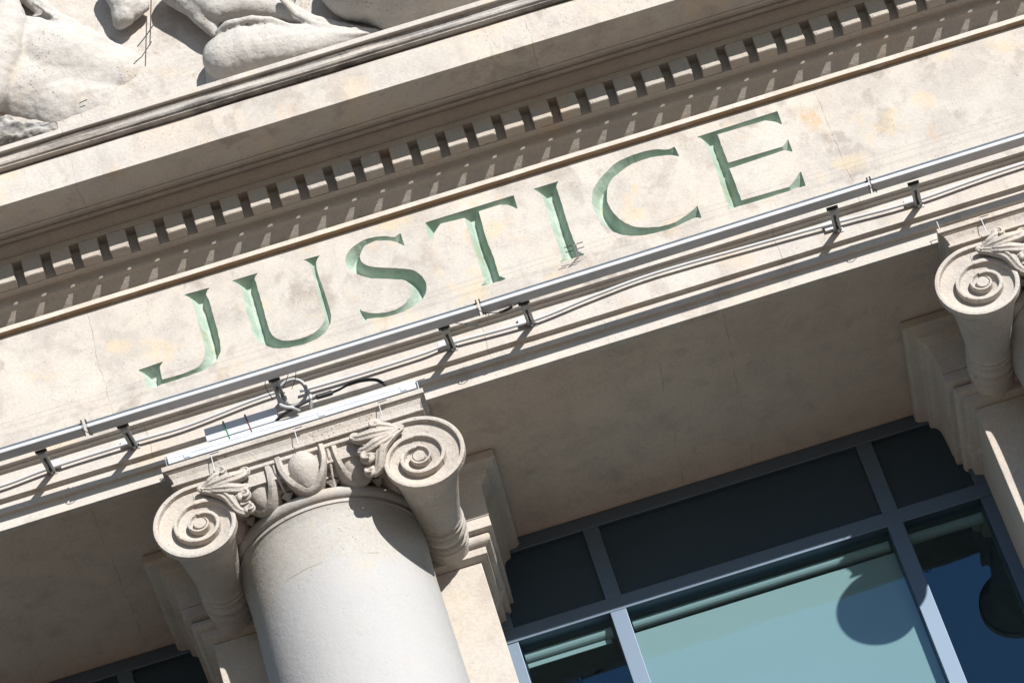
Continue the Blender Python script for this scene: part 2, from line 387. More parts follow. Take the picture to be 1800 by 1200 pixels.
for v in bm.verts:
    if v.co.y < -0.5:
        a = mnoise.noise(Vector((v.co.x * 2.3, v.co.z * 5, 7.0))) * 0.003
        v.co.z += max(a, 0); v.co.y += a * 0.6
link('fillet', bm, M['cornice'], ent, world=True, bevel=0.002)
# dentils
DS = 0.1328; base_x = 0.245 + DS / 2
hw = (DS - 0.044) / 2; variants = []
for k in range(6):
    bm = bmesh.new(); box(bm, -hw, hw, -0.2136, -0.1557, 14.3096 - ZS, 14.4150 - ZS)
    bmesh.ops.bevel(bm, geom=[e for e in bm.edges if e.calc_length() > 0.03], offset=0.0024, segments=2, affect='EDGES')
    bmesh.ops.subdivide_edges(bm, edges=[e for e in bm.edges if e.calc_length() > 0.03], cuts=5, use_grid_fill=True)
    for v in bm.verts:
        q = Vector((v.co.x * 30, v.co.y * 30, v.co.z * 30 + k * 13))
        v.co += Vector((mnoise.noise(q), mnoise.noise(q + Vector((5, 0, 0))), mnoise.noise(q + Vector((0, 7, 0))))) * 0.0016
    # one chipped corner
    cx = hw * rng.choice((-1, 1)); cz = rng.choice((14.3096, 14.415)) - ZS; cp = Vector((cx, -0.2136, cz)); rad = rng.uniform(0.006, 0.016)
    for v in bm.verts:
        d = (v.co - cp).length
        if d < rad: v.co += Vector((-math.copysign(1, cx), 1, 0)) * (rad - d) * 0.45
    variants.append(link('dentil', bm, M['bed'], ent))
for i in range(-32, 36):
    if i + 32 < 6: d = variants[i + 32]
    else:
        d = variants[rng.randrange(6)].copy(); col.objects.link(d); d.parent = ent
    d.location = (base_x + i * DS - 0.7 + rng.uniform(-0.0022, 0.0022), rng.uniform(-0.0015, 0.001), rng.uniform(-0.0010, 0.0008))
LETTERS = {
 'J': [(-1.3383,14.1173),(-1.2091,14.1132),(-1.2186,14.1084),(-1.2275,14.1023),(-1.2335,14.0928),(-1.2387,14.0822),(-1.2371,14.0711),(-1.2354,14.0601),(-1.2339,14.049),(-1.233,14.0379),(-1.2324,14.0174),(-1.2321,13.997),(-1.232,13.9766),(-1.232,13.9562),(-1.2321,13.9359),(-1.2323,13.9156),(-1.2324,13.8995),(-1.2326,13.8834),(-1.2328,13.8674),(-1.2331,13.8514),(-1.2336,13.8354),(-1.2341,13.8194),(-1.2345,13.8086),(-1.2349,13.7978),(-1.2355,13.787),(-1.2364,13.7763),(-1.2376,13.7657),(-1.2393,13.7549),(-1.2418,13.7444),(-1.2453,13.7345),(-1.2493,13.7254),(-1.2539,13.7166),(-1.2589,13.7085),(-1.2645,13.701),(-1.2704,13.6944),(-1.2767,13.6882),(-1.2832,13.6825),(-1.2899,13.6774),(-1.2969,13.6729),(-1.304,13.6692),(-1.3113,13.6661),(-1.3187,13.6637),(-1.3263,13.6617),(-1.3338,13.6603),(-1.3427,13.6591),(-1.3515,13.6584),(-1.3604,13.6581),(-1.3693,13.658),(-1.3782,13.6579),(-1.3871,13.6575),(-1.3978,13.6569),(-1.4085,13.6561),(-1.4192,13.6553),(-1.4298,13.6546),(-1.4405,13.654),(-1.4512,13.6536),(-1.4648,13.6535),(-1.4783,13.6536),(-1.4919,13.6538),(-1.5055,13.6541),(-1.5191,13.6544),(-1.5327,13.6546),(-1.5659,13.6467),(-1.6009,13.6558),(-1.6007,13.6663),(-1.6005,13.6768),(-1.6004,13.6872),(-1.6004,13.6977),(-1.6003,13.7092),(-1.6005,13.7207),(-1.6014,13.7322),(-1.6035,13.7435),(-1.6076,13.7538),(-1.6132,13.7608),(-1.6196,13.7668),(-1.626,13.7727),(-1.4961,13.7793),(-1.5052,13.773),(-1.5137,13.7658),(-1.5191,13.7579),(-1.5239,13.7493),(-1.5245,13.7381),(-1.525,13.7269),(-1.5255,13.7158),(-1.5258,13.7036),(-1.5259,13.6914),(-1.5261,13.6792),(-1.5145,13.6788),(-1.503,13.6783),(-1.4915,13.6778),(-1.48,13.6773),(-1.4684,13.6771),(-1.4569,13.677),(-1.4462,13.6771),(-1.4355,13.6773),(-1.4249,13.6777),(-1.4142,13.6783),(-1.4036,13.6791),(-1.3929,13.6803),(-1.3844,13.6815),(-1.3758,13.6833),(-1.3675,13.6859),(-1.3594,13.6895),(-1.3523,13.6937),(-1.3456,13.6987),(-1.3393,13.7046),(-1.3337,13.7114),(-1.3281,13.7197),(-1.3232,13.7288),(-1.3189,13.7385),(-1.3153,13.7486),(-1.3122,13.7593),(-1.3097,13.7704),(-1.308,13.7818),(-1.3069,13.7933),(-1.3063,13.8093),(-1.3061,13.8254),(-1.3062,13.8415),(-1.3065,13.8576),(-1.3068,13.8737),(-1.3068,13.8899),(-1.3066,13.9036),(-1.3064,13.9174),(-1.3061,13.9312),(-1.3058,13.945),(-1.3056,13.9588),(-1.3054,13.9726),(-1.3053,13.9854),(-1.3051,13.9982),(-1.305,14.011),(-1.3049,14.0238),(-1.3051,14.0366),(-1.3054,14.0494),(-1.3064,14.0636),(-1.3092,14.0775),(-1.3134,14.0886),(-1.3192,14.0984),(-1.3252,14.1053),(-1.3318,14.1113)],
 'U': [(-1.1141,14.1143),(-0.9841,14.1134),(-0.9931,14.1068),(-1.0016,14.0993),(-1.0057,14.0924),(-1.0091,14.0847),(-1.0091,14.0741),(-1.009,14.0636),(-1.009,14.053),(-1.0089,14.0424),(-1.0089,14.0319),(-1.0088,14.0126),(-1.0088,13.9933),(-1.0087,13.974),(-1.0087,13.9548),(-1.0086,13.9356),(-1.0086,13.9164),(-1.0086,13.9001),(-1.0086,13.8839),(-1.0086,13.8677),(-1.0086,13.8515),(-1.0086,13.8354),(-1.0087,13.8192),(-1.009,13.8089),(-1.0096,13.7985),(-1.0101,13.7882),(-1.0102,13.7779),(-1.0094,13.7677),(-1.0077,13.7568),(-1.0051,13.7462),(-1.0017,13.7359),(-0.9974,13.7264),(-0.9922,13.7174),(-0.9862,13.7093),(-0.9796,13.702),(-0.9725,13.6958),(-0.9652,13.6908),(-0.9577,13.6867),(-0.95,13.6832),(-0.9421,13.6803),(-0.9342,13.6778),(-0.9266,13.6758),(-0.919,13.6741),(-0.9113,13.6729),(-0.9036,13.6719),(-0.8959,13.6714),(-0.8882,13.6711),(-0.8791,13.6712),(-0.87,13.6716),(-0.8609,13.6723),(-0.8519,13.6734),(-0.8429,13.675),(-0.834,13.677),(-0.8266,13.6792),(-0.8194,13.6821),(-0.8123,13.6856),(-0.8053,13.6895),(-0.7984,13.6938),(-0.7913,13.6987),(-0.7844,13.7043),(-0.7778,13.7105),(-0.7718,13.7176),(-0.7661,13.7263),(-0.7615,13.7361),(-0.7588,13.7469),(-0.7574,13.7605),(-0.7568,13.7741),(-0.7568,13.7879),(-0.7569,13.8017),(-0.757,13.8155),(-0.7569,13.8293),(-0.7564,13.8431),(-0.756,13.8568),(-0.7555,13.8705),(-0.755,13.8843),(-0.7545,13.898),(-0.754,13.9118),(-0.7536,13.9245),(-0.7531,13.9372),(-0.7526,13.9498),(-0.7522,13.9625),(-0.7519,13.9752),(-0.7516,13.988),(-0.7513,13.9997),(-0.7509,14.0114),(-0.7506,14.0231),(-0.7505,14.0349),(-0.7507,14.0466),(-0.7514,14.0583),(-0.7543,14.0729),(-0.7597,14.0864),(-0.7646,14.0945),(-0.7703,14.1017),(-0.7761,14.1089),(-0.6949,14.1062),(-0.7046,14.0982),(-0.7136,14.089),(-0.7195,14.0775),(-0.7244,14.0651),(-0.726,14.0533),(-0.7277,14.0415),(-0.7291,14.0297),(-0.7298,14.0179),(-0.7298,14.0006),(-0.7294,13.9834),(-0.7287,13.9663),(-0.7279,13.9491),(-0.7272,13.932),(-0.7267,13.9148),(-0.7262,13.8926),(-0.7257,13.8704),(-0.7253,13.8482),(-0.725,13.8261),(-0.7249,13.804),(-0.7253,13.7819),(-0.7257,13.7712),(-0.7264,13.7605),(-0.7275,13.7498),(-0.729,13.7393),(-0.7311,13.7289),(-0.7343,13.7184),(-0.7388,13.7085),(-0.7442,13.6996),(-0.7496,13.692),(-0.7551,13.6844),(-0.7609,13.6772),(-0.7669,13.6704),(-0.7732,13.6642),(-0.78,13.6589),(-0.7882,13.6538),(-0.7967,13.6495),(-0.8054,13.6459),(-0.8142,13.6429),(-0.8232,13.6405),(-0.8322,13.6385),(-0.8428,13.6367),(-0.8534,13.6356),(-0.8641,13.635),(-0.8748,13.6349),(-0.8855,13.635),(-0.8962,13.6353),(-0.9057,13.6357),(-0.9151,13.6364),(-0.9246,13.6374),(-0.934,13.6387),(-0.9434,13.6402),(-0.9528,13.642),(-0.9602,13.6437),(-0.9677,13.6457),(-0.9751,13.6479),(-0.9825,13.6504),(-0.9898,13.6532),(-0.9971,13.6562),(-1.0043,13.6598),(-1.0113,13.6641),(-1.0182,13.6688),(-1.0248,13.6741),(-1.0312,13.6797),(-1.0374,13.6856),(-1.0435,13.6919),(-1.0493,13.6984),(-1.0549,13.7053),(-1.0603,13.7129),(-1.0653,13.721),(-1.0699,13.7295),(-1.0741,13.7384),(-1.0787,13.7497),(-1.0825,13.7614),(-1.0849,13.7737),(-1.0858,13.7857),(-1.0857,13.7978),(-1.0852,13.8099),(-1.085,13.822),(-1.0851,13.8325),(-1.0853,13.8429),(-1.0855,13.8533),(-1.0856,13.8638),(-1.0857,13.8742),(-1.0857,13.8847),(-1.0856,13.8996),(-1.0853,13.9146),(-1.085,13.9295),(-1.0847,13.9445),(-1.0843,13.9595),(-1.0838,13.9745),(-1.0832,13.9882),(-1.0824,14.002),(-1.0815,14.0157),(-1.0807,14.0295),(-1.0803,14.0433),(-1.0804,14.0571),(-1.082,14.0714),(-1.0868,14.0843),(-1.0928,14.0928),(-1.0997,14.1002),(-1.107,14.1072)],
 'S': [(-0.3203,14.0921),(-0.3203,13.9991),(-0.3257,14.0112),(-0.3317,14.0228),(-0.3382,14.0323),(-0.3456,14.0405),(-0.3539,14.0483),(-0.3626,14.0554),(-0.3716,14.0617),(-0.379,14.0663),(-0.3866,14.0705),(-0.3943,14.0744),(-0.402,14.0778),(-0.4099,14.0808),(-0.418,14.0835),(-0.4261,14.0857),(-0.4343,14.0875),(-0.4426,14.0886),(-0.4509,14.0889),(-0.459,14.0886),(-0.467,14.0877),(-0.475,14.0861),(-0.4829,14.0836),(-0.4905,14.0801),(-0.4974,14.0754),(-0.5038,14.0692),(-0.5097,14.0622),(-0.5152,14.0547),(-0.5216,14.0435),(-0.5262,14.0309),(-0.5287,14.0192),(-0.5291,14.0073),(-0.5265,13.9945),(-0.5214,13.983),(-0.5164,13.9753),(-0.5108,13.9682),(-0.5048,13.9617),(-0.4984,13.9561),(-0.4916,13.9513),(-0.4847,13.9469),(-0.4776,13.9429),(-0.4705,13.9392),(-0.4632,13.9356),(-0.4561,13.932),(-0.4473,13.9276),(-0.4385,13.9235),(-0.4297,13.9194),(-0.4209,13.9154),(-0.4121,13.9114),(-0.4033,13.9072),(-0.3953,13.9033),(-0.3874,13.8994),(-0.3794,13.8955),(-0.3715,13.8915),(-0.3636,13.8874),(-0.3558,13.8831),(-0.3482,13.8788),(-0.3406,13.8746),(-0.3331,13.87),(-0.3259,13.865),(-0.319,13.8591),(-0.3122,13.8518),(-0.306,13.8435),(-0.3004,13.8345),(-0.2954,13.825),(-0.2912,13.8157),(-0.2876,13.8058),(-0.2848,13.7956),(-0.2828,13.785),(-0.2817,13.7747),(-0.2815,13.7642),(-0.2821,13.7537),(-0.2835,13.7435),(-0.2856,13.7337),(-0.2884,13.7242),(-0.2921,13.7152),(-0.2966,13.707),(-0.3031,13.6982),(-0.3103,13.6903),(-0.318,13.6833),(-0.3262,13.6773),(-0.3338,13.6725),(-0.3416,13.6682),(-0.3496,13.6644),(-0.3576,13.661),(-0.3658,13.6579),(-0.3739,13.6549),(-0.3827,13.6522),(-0.3916,13.6499),(-0.4006,13.6481),(-0.4096,13.6465),(-0.4186,13.6452),(-0.4271,13.6442),(-0.4357,13.6435),(-0.4443,13.6431),(-0.4528,13.6429),(-0.4614,13.643),(-0.4692,13.6433),(-0.4769,13.6438),(-0.4847,13.6445),(-0.4924,13.6454),(-0.5001,13.6465),(-0.5078,13.6478),(-0.5165,13.6501),(-0.5251,13.653),(-0.5336,13.6561),(-0.5422,13.6588),(-0.5509,13.6611),(-0.5597,13.6632),(-0.5684,13.6653),(-0.5772,13.6673),(-0.5973,13.6492),(-0.5985,13.6613),(-0.5998,13.6735),(-0.601,13.6856),(-0.6018,13.6979),(-0.602,13.7094),(-0.6019,13.721),(-0.6017,13.7325),(-0.6015,13.7441),(-0.597,13.7358),(-0.5926,13.7273),(-0.588,13.7193),(-0.5825,13.7123),(-0.5751,13.7057),(-0.5671,13.7002),(-0.5588,13.6955),(-0.5504,13.6911),(-0.5433,13.6876),(-0.5362,13.6842),(-0.529,13.6811),(-0.5217,13.6783),(-0.5144,13.6758),(-0.5069,13.6737),(-0.4993,13.672),(-0.4916,13.6706),(-0.4838,13.6696),(-0.476,13.6689),(-0.4683,13.6687),(-0.4605,13.6689),(-0.4514,13.6696),(-0.4424,13.6709),(-0.4334,13.6728),(-0.4245,13.6753),(-0.4158,13.6786),(-0.4077,13.6825),(-0.3998,13.6871),(-0.3921,13.6923),(-0.3847,13.6983),(-0.3777,13.7049),(-0.3717,13.7121),(-0.3665,13.7203),(-0.3619,13.7293),(-0.3578,13.7386),(-0.3544,13.7488),(-0.3522,13.7596),(-0.3511,13.7707),(-0.3519,13.7841),(-0.3554,13.7968),(-0.3596,13.8057),(-0.3648,13.8137),(-0.3709,13.8205),(-0.3783,13.8259),(-0.3863,13.8298),(-0.3944,13.8335),(-0.4039,13.8381),(-0.4135,13.8425),(-0.4231,13.8469),(-0.4327,13.8513),(-0.4423,13.8557),(-0.4519,13.8601),(-0.4599,13.8638),(-0.4679,13.8674),(-0.4759,13.871),(-0.4839,13.8747),(-0.4919,13.8787),(-0.4997,13.8829),(-0.5073,13.8874),(-0.5147,13.8921),(-0.5221,13.8972),(-0.5293,13.9025),(-0.5364,13.9082),(-0.5437,13.9148),(-0.5507,13.9219),(-0.5576,13.9293),(-0.5643,13.937),(-0.5702,13.944),(-0.5761,13.9513),(-0.5816,13.9589),(-0.5866,13.9671),(-0.5906,13.976),(-0.5937,13.9856),(-0.596,13.9955),(-0.5981,14.01),(-0.5973,14.0243),(-0.5943,14.0349),(-0.5904,14.045),(-0.5856,14.0545),(-0.5802,14.0633),(-0.5741,14.0712),(-0.5673,14.0781),(-0.5601,14.0842),(-0.5526,14.0897),(-0.5457,14.0941),(-0.5385,14.0979),(-0.5312,14.1013),(-0.5238,14.1043),(-0.5164,14.107),(-0.5086,14.1095),(-0.5007,14.1117),(-0.4927,14.1136),(-0.4848,14.1149),(-0.4767,14.1158),(-0.4683,14.1161),(-0.4598,14.1159),(-0.4513,14.1153),(-0.4429,14.1142),(-0.4345,14.1129),(-0.4264,14.1112),(-0.4182,14.1092),(-0.4102,14.1068),(-0.4023,14.1041),(-0.3944,14.1009),(-0.3861,14.0968),(-0.378,14.0922),(-0.37,14.0872),(-0.362,14.0822),(-0.3539,14.0773)],
 'T': [(-0.2019,14.1088),(0.2176,14.1096),(0.2148,14.0212),(0.2086,14.029),(0.2025,14.037),(0.1964,14.045),(0.1899,14.0524),(0.183,14.0592),(0.1764,14.0641),(0.1694,14.0682),(0.1622,14.0717),(0.155,14.0752),(0.1478,14.0789),(0.0455,14.0777),(0.0441,14.0517),(0.0426,14.0258),(0.0411,13.9999),(0.0397,13.974),(0.0387,13.9482),(0.0381,13.9224),(0.0383,13.9008),(0.039,13.8793),(0.0401,13.8579),(0.0412,13.8364),(0.0421,13.8151),(0.0426,13.7937),(0.0426,13.7746),(0.0422,13.7555),(0.0417,13.7364),(0.041,13.7174),(0.0404,13.6984),(0.0399,13.6794),(0.0457,13.6715),(0.0518,13.6641),(0.0605,13.6568),(0.0694,13.6501),(0.0579,13.65),(0.0465,13.6499),(0.035,13.6499),(0.0235,13.6498),(0.012,13.6499),(0.0006,13.65),(-0.0091,13.6502),(-0.0187,13.6506),(-0.0283,13.651),(-0.0379,13.6515),(-0.0475,13.6519),(-0.0571,13.6524),(-0.0474,13.6587),(-0.0379,13.6655),(-0.0331,13.6703),(-0.0287,13.6757),(-0.0289,13.6862),(-0.0291,13.6967),(-0.0294,13.7072),(-0.0296,13.7178),(-0.0298,13.7283),(-0.0298,13.7389),(-0.0297,13.7539),(-0.0294,13.769),(-0.0291,13.784),(-0.0287,13.7991),(-0.0284,13.8142),(-0.0282,13.8293),(-0.0281,13.8469),(-0.0281,13.8645),(-0.0282,13.8821),(-0.0283,13.8997),(-0.0283,13.9174),(-0.0281,13.9351),(-0.0277,13.9567),(-0.0272,13.9784),(-0.0266,14),(-0.026,14.0218),(-0.0254,14.0435),(-0.0248,14.0653),(-0.1352,14.0745),(-0.1424,14.0676),(-0.1496,14.0608),(-0.1569,14.0539),(-0.1639,14.0467),(-0.1707,14.0391),(-0.1769,14.0313),(-0.1827,14.0231),(-0.1884,14.0146),(-0.194,14.0061),(-0.1997,13.9977),(-0.2003,14.0079),(-0.201,14.0182),(-0.2018,14.0285),(-0.2024,14.0388),(-0.2029,14.0491),(-0.2032,14.0595),(-0.2032,14.0718),(-0.2029,14.0841),(-0.2023,14.0965)],
 'I': [(0.3082,14.1106),(0.4374,14.1124),(0.4297,14.1073),(0.4225,14.1012),(0.417,14.0922),(0.4121,14.0824),(0.4121,14.0719),(0.412,14.0614),(0.412,14.0509),(0.4119,14.0404),(0.4118,14.03),(0.4115,14.0195),(0.4107,13.996),(0.4097,13.9725),(0.4087,13.9491),(0.4077,13.9257),(0.4068,13.9023),(0.4062,13.879),(0.4058,13.8589),(0.4056,13.8389),(0.4055,13.8188),(0.4055,13.7988),(0.4057,13.7788),(0.406,13.7589),(0.4063,13.7452),(0.4068,13.7314),(0.4074,13.7177),(0.4081,13.7041),(0.4088,13.6904),(0.4094,13.6768),(0.4155,13.6685),(0.4221,13.6611),(0.4316,13.6553),(0.4415,13.6504),(0.4308,13.6506),(0.42,13.6509),(0.4093,13.6511),(0.3986,13.6513),(0.3878,13.6514),(0.3771,13.6513),(0.3657,13.6511),(0.3543,13.6508),(0.3428,13.6504),(0.3314,13.6499),(0.32,13.6494),(0.3086,13.649),(0.3179,13.6546),(0.3267,13.6612),(0.3309,13.6673),(0.3344,13.6742),(0.334,13.6886),(0.3334,13.703),(0.3329,13.7174),(0.3325,13.7318),(0.3321,13.7463),(0.332,13.7608),(0.332,13.7818),(0.3321,13.8028),(0.3324,13.8239),(0.3328,13.845),(0.3332,13.8661),(0.3336,13.8873),(0.334,13.906),(0.3344,13.9248),(0.3349,13.9435),(0.3354,13.9623),(0.336,13.9812),(0.3366,14),(0.3373,14.0114),(0.3383,14.0228),(0.339,14.0342),(0.339,14.0456),(0.3381,14.0565),(0.3361,14.0671),(0.3327,14.0769),(0.3274,14.0861),(0.3212,14.0945),(0.3146,14.1024)],
 'C': [(0.9782,14.1042),(0.9821,14.0387),(0.9742,14.0447),(0.9663,14.0509),(0.9583,14.0567),(0.9498,14.0615),(0.9418,14.0649),(0.9337,14.0679),(0.9254,14.0704),(0.9171,14.0727),(0.9087,14.0748),(0.9003,14.0768),(0.8918,14.0787),(0.8833,14.0806),(0.8747,14.0822),(0.8661,14.0835),(0.8575,14.0845),(0.8488,14.085),(0.836,14.0852),(0.8232,14.0852),(0.8104,14.0848),(0.7976,14.0839),(0.7849,14.0825),(0.7721,14.0804),(0.7619,14.0779),(0.7518,14.0748),(0.7418,14.071),(0.7319,14.0669),(0.722,14.0625),(0.7121,14.0581),(0.7045,14.0546),(0.6969,14.0509),(0.6894,14.0469),(0.682,14.0427),(0.6747,14.0381),(0.6676,14.0331),(0.6595,14.0265),(0.6517,14.0192),(0.6444,14.0111),(0.6376,14.0022),(0.632,13.9933),(0.6271,13.9837),(0.6227,13.9737),(0.6189,13.9633),(0.6157,13.9531),(0.6127,13.9427),(0.6102,13.9322),(0.6083,13.9216),(0.6073,13.9109),(0.607,13.8989),(0.6075,13.8869),(0.6087,13.8751),(0.6104,13.8633),(0.6124,13.8518),(0.6144,13.842),(0.6166,13.8322),(0.6192,13.8227),(0.6221,13.8133),(0.6253,13.8042),(0.6289,13.7954),(0.6331,13.7867),(0.6376,13.7783),(0.6424,13.7703),(0.6475,13.7626),(0.6529,13.7551),(0.6584,13.748),(0.6646,13.7406),(0.671,13.7337),(0.6778,13.7273),(0.6849,13.7215),(0.6923,13.7166),(0.7038,13.7102),(0.7155,13.7045),(0.7273,13.6994),(0.7393,13.6947),(0.7514,13.6903),(0.7635,13.6862),(0.7718,13.6836),(0.7801,13.6815),(0.7885,13.6796),(0.7969,13.6782),(0.8054,13.677),(0.8139,13.6763),(0.8219,13.6758),(0.83,13.6758),(0.8382,13.676),(0.8463,13.6766),(0.8544,13.6776),(0.8625,13.679),(0.8704,13.6809),(0.8783,13.6832),(0.8862,13.686),(0.894,13.6889),(0.9018,13.692),(0.9096,13.6951),(0.9171,13.6981),(0.9245,13.7012),(0.9318,13.7046),(0.9391,13.7081),(0.9464,13.712),(0.9547,13.717),(0.963,13.7226),(0.9711,13.7283),(0.9793,13.734),(0.977,13.6521),(0.9692,13.6587),(0.9613,13.6652),(0.9527,13.6691),(0.9438,13.6696),(0.9348,13.6682),(0.9257,13.666),(0.9167,13.664),(0.9045,13.6619),(0.8924,13.6596),(0.8803,13.6572),(0.8682,13.6549),(0.8561,13.6529),(0.844,13.6513),(0.8351,13.6506),(0.8262,13.6501),(0.8173,13.6499),(0.8084,13.65),(0.7995,13.6502),(0.7907,13.6505),(0.7803,13.651),(0.7699,13.6515),(0.7595,13.6523),(0.7491,13.6532),(0.7388,13.6545),(0.7285,13.6561),(0.7185,13.6579),(0.7085,13.6601),(0.6986,13.6625),(0.6887,13.6652),(0.6789,13.6683),(0.6692,13.6717),(0.6612,13.6749),(0.6532,13.6783),(0.6454,13.6821),(0.6377,13.6862),(0.6301,13.6907),(0.6227,13.6956),(0.6154,13.7008),(0.6082,13.7066),(0.6014,13.7128),(0.5949,13.7196),(0.5888,13.7269),(0.5832,13.7345),(0.578,13.7424),(0.573,13.7507),(0.5683,13.7593),(0.564,13.7682),(0.56,13.7774),(0.556,13.7882),(0.5524,13.7992),(0.5491,13.8105),(0.5461,13.8219),(0.5435,13.8335),(0.5412,13.8453),(0.5394,13.8568),(0.5379,13.8684),(0.537,13.8802),(0.5367,13.8921),(0.5369,13.904),(0.5377,13.9147),(0.5392,13.9255),(0.5412,13.9362),(0.5437,13.9467),(0.5465,13.9571),(0.5501,13.9684),(0.5542,13.9794),(0.559,13.99),(0.5646,13.9999),(0.5699,14.0078),(0.5755,14.0154),(0.5814,14.0227),(0.5876,14.0296),(0.5939,14.0363),(0.6004,14.0427),(0.608,14.0498),(0.6158,14.0565),(0.6238,14.0629),(0.6319,14.069),(0.6401,14.0749),(0.6484,14.0806),(0.6578,14.087),(0.6672,14.0934),(0.6768,14.0994),(0.6864,14.1051),(0.6962,14.1103),(0.7062,14.1147),(0.7156,14.1181),(0.7251,14.1208),(0.7347,14.123),(0.7443,14.1247),(0.754,14.1261),(0.7636,14.1273),(0.7754,14.1287),(0.7873,14.1298),(0.7991,14.1306),(0.811,14.1311),(0.8228,14.1311),(0.8346,14.1307),(0.8459,14.1299),(0.8572,14.1287),(0.8684,14.1271),(0.8796,14.1251),(0.8907,14.1226),(0.9017,14.1198),(0.909,14.1171),(0.9161,14.1134),(0.9231,14.1094),(0.9301,14.1055),(0.9372,14.1022),(0.9446,14.0999),(0.9529,14.0994),(0.9613,14.1007),(0.9697,14.1026)],
 'E': [(1.0803,14.1217),(1.4726,14.128),(1.4712,14.0393),(1.4658,14.046),(1.4604,14.053),(1.455,14.0598),(1.4494,14.0662),(1.4433,14.072),(1.4364,14.0773),(1.4292,14.0819),(1.4218,14.0861),(1.4143,14.0902),(1.4069,14.0945),(1.1806,14.0992),(1.1803,14.0886),(1.1801,14.078),(1.1799,14.0674),(1.1797,14.0568),(1.1795,14.0462),(1.1793,14.0357),(1.179,14.0162),(1.1787,13.9968),(1.1784,13.9774),(1.1781,13.958),(1.1778,13.9386),(1.1775,13.9193),(1.4316,13.917),(1.4419,13.9233),(1.4518,13.9304),(1.4607,13.9395),(1.4693,13.9492),(1.4676,13.8639),(1.4623,13.8709),(1.457,13.8779),(1.4511,13.8837),(1.4443,13.8875),(1.4369,13.89),(1.4296,13.8926),(1.1738,13.8848),(1.174,13.8726),(1.1742,13.8603),(1.1744,13.8481),(1.1744,13.8358),(1.1742,13.8109),(1.1738,13.7861),(1.1735,13.7613),(1.173,13.7365),(1.1726,13.7117),(1.1722,13.687),(1.3938,13.6802),(1.4011,13.6859),(1.4085,13.6915),(1.4159,13.6972),(1.4232,13.7031),(1.4303,13.7093),(1.4368,13.7157),(1.4432,13.7222),(1.4494,13.729),(1.4557,13.7359),(1.4619,13.7427),(1.4681,13.7495),(1.4641,13.6577),(1.4554,13.6583),(1.4468,13.6589),(1.4381,13.6595),(1.4294,13.6599),(1.4206,13.6599),(1.413,13.6595),(1.4053,13.6586),(1.3976,13.6577),(1.39,13.6568),(1.3823,13.6564),(1.3442,13.6563),(1.3062,13.6564),(1.2681,13.6567),(1.2301,13.657),(1.192,13.6574),(1.154,13.6577),(1.0951,13.6562),(1.1005,13.662),(1.1051,13.6684),(1.1069,13.6765),(1.1078,13.685),(1.1078,13.6968),(1.1078,13.7086),(1.1078,13.7204),(1.1078,13.7322),(1.108,13.744),(1.1083,13.7558),(1.1091,13.7744),(1.1101,13.793),(1.1112,13.8117),(1.1123,13.8303),(1.1133,13.849),(1.1142,13.8677),(1.1148,13.8843),(1.1153,13.9009),(1.1157,13.9176),(1.1161,13.9342),(1.1163,13.9509),(1.1164,13.9675),(1.1165,13.9821),(1.1165,13.9967),(1.1165,14.0113),(1.1162,14.0259),(1.1157,14.0405),(1.1149,14.055),(1.1139,14.0651),(1.1122,14.0751),(1.11,14.0849),(1.1075,14.0944),(1.104,14.1036),(1.0988,14.1111),(1.0898,14.1171)],
}
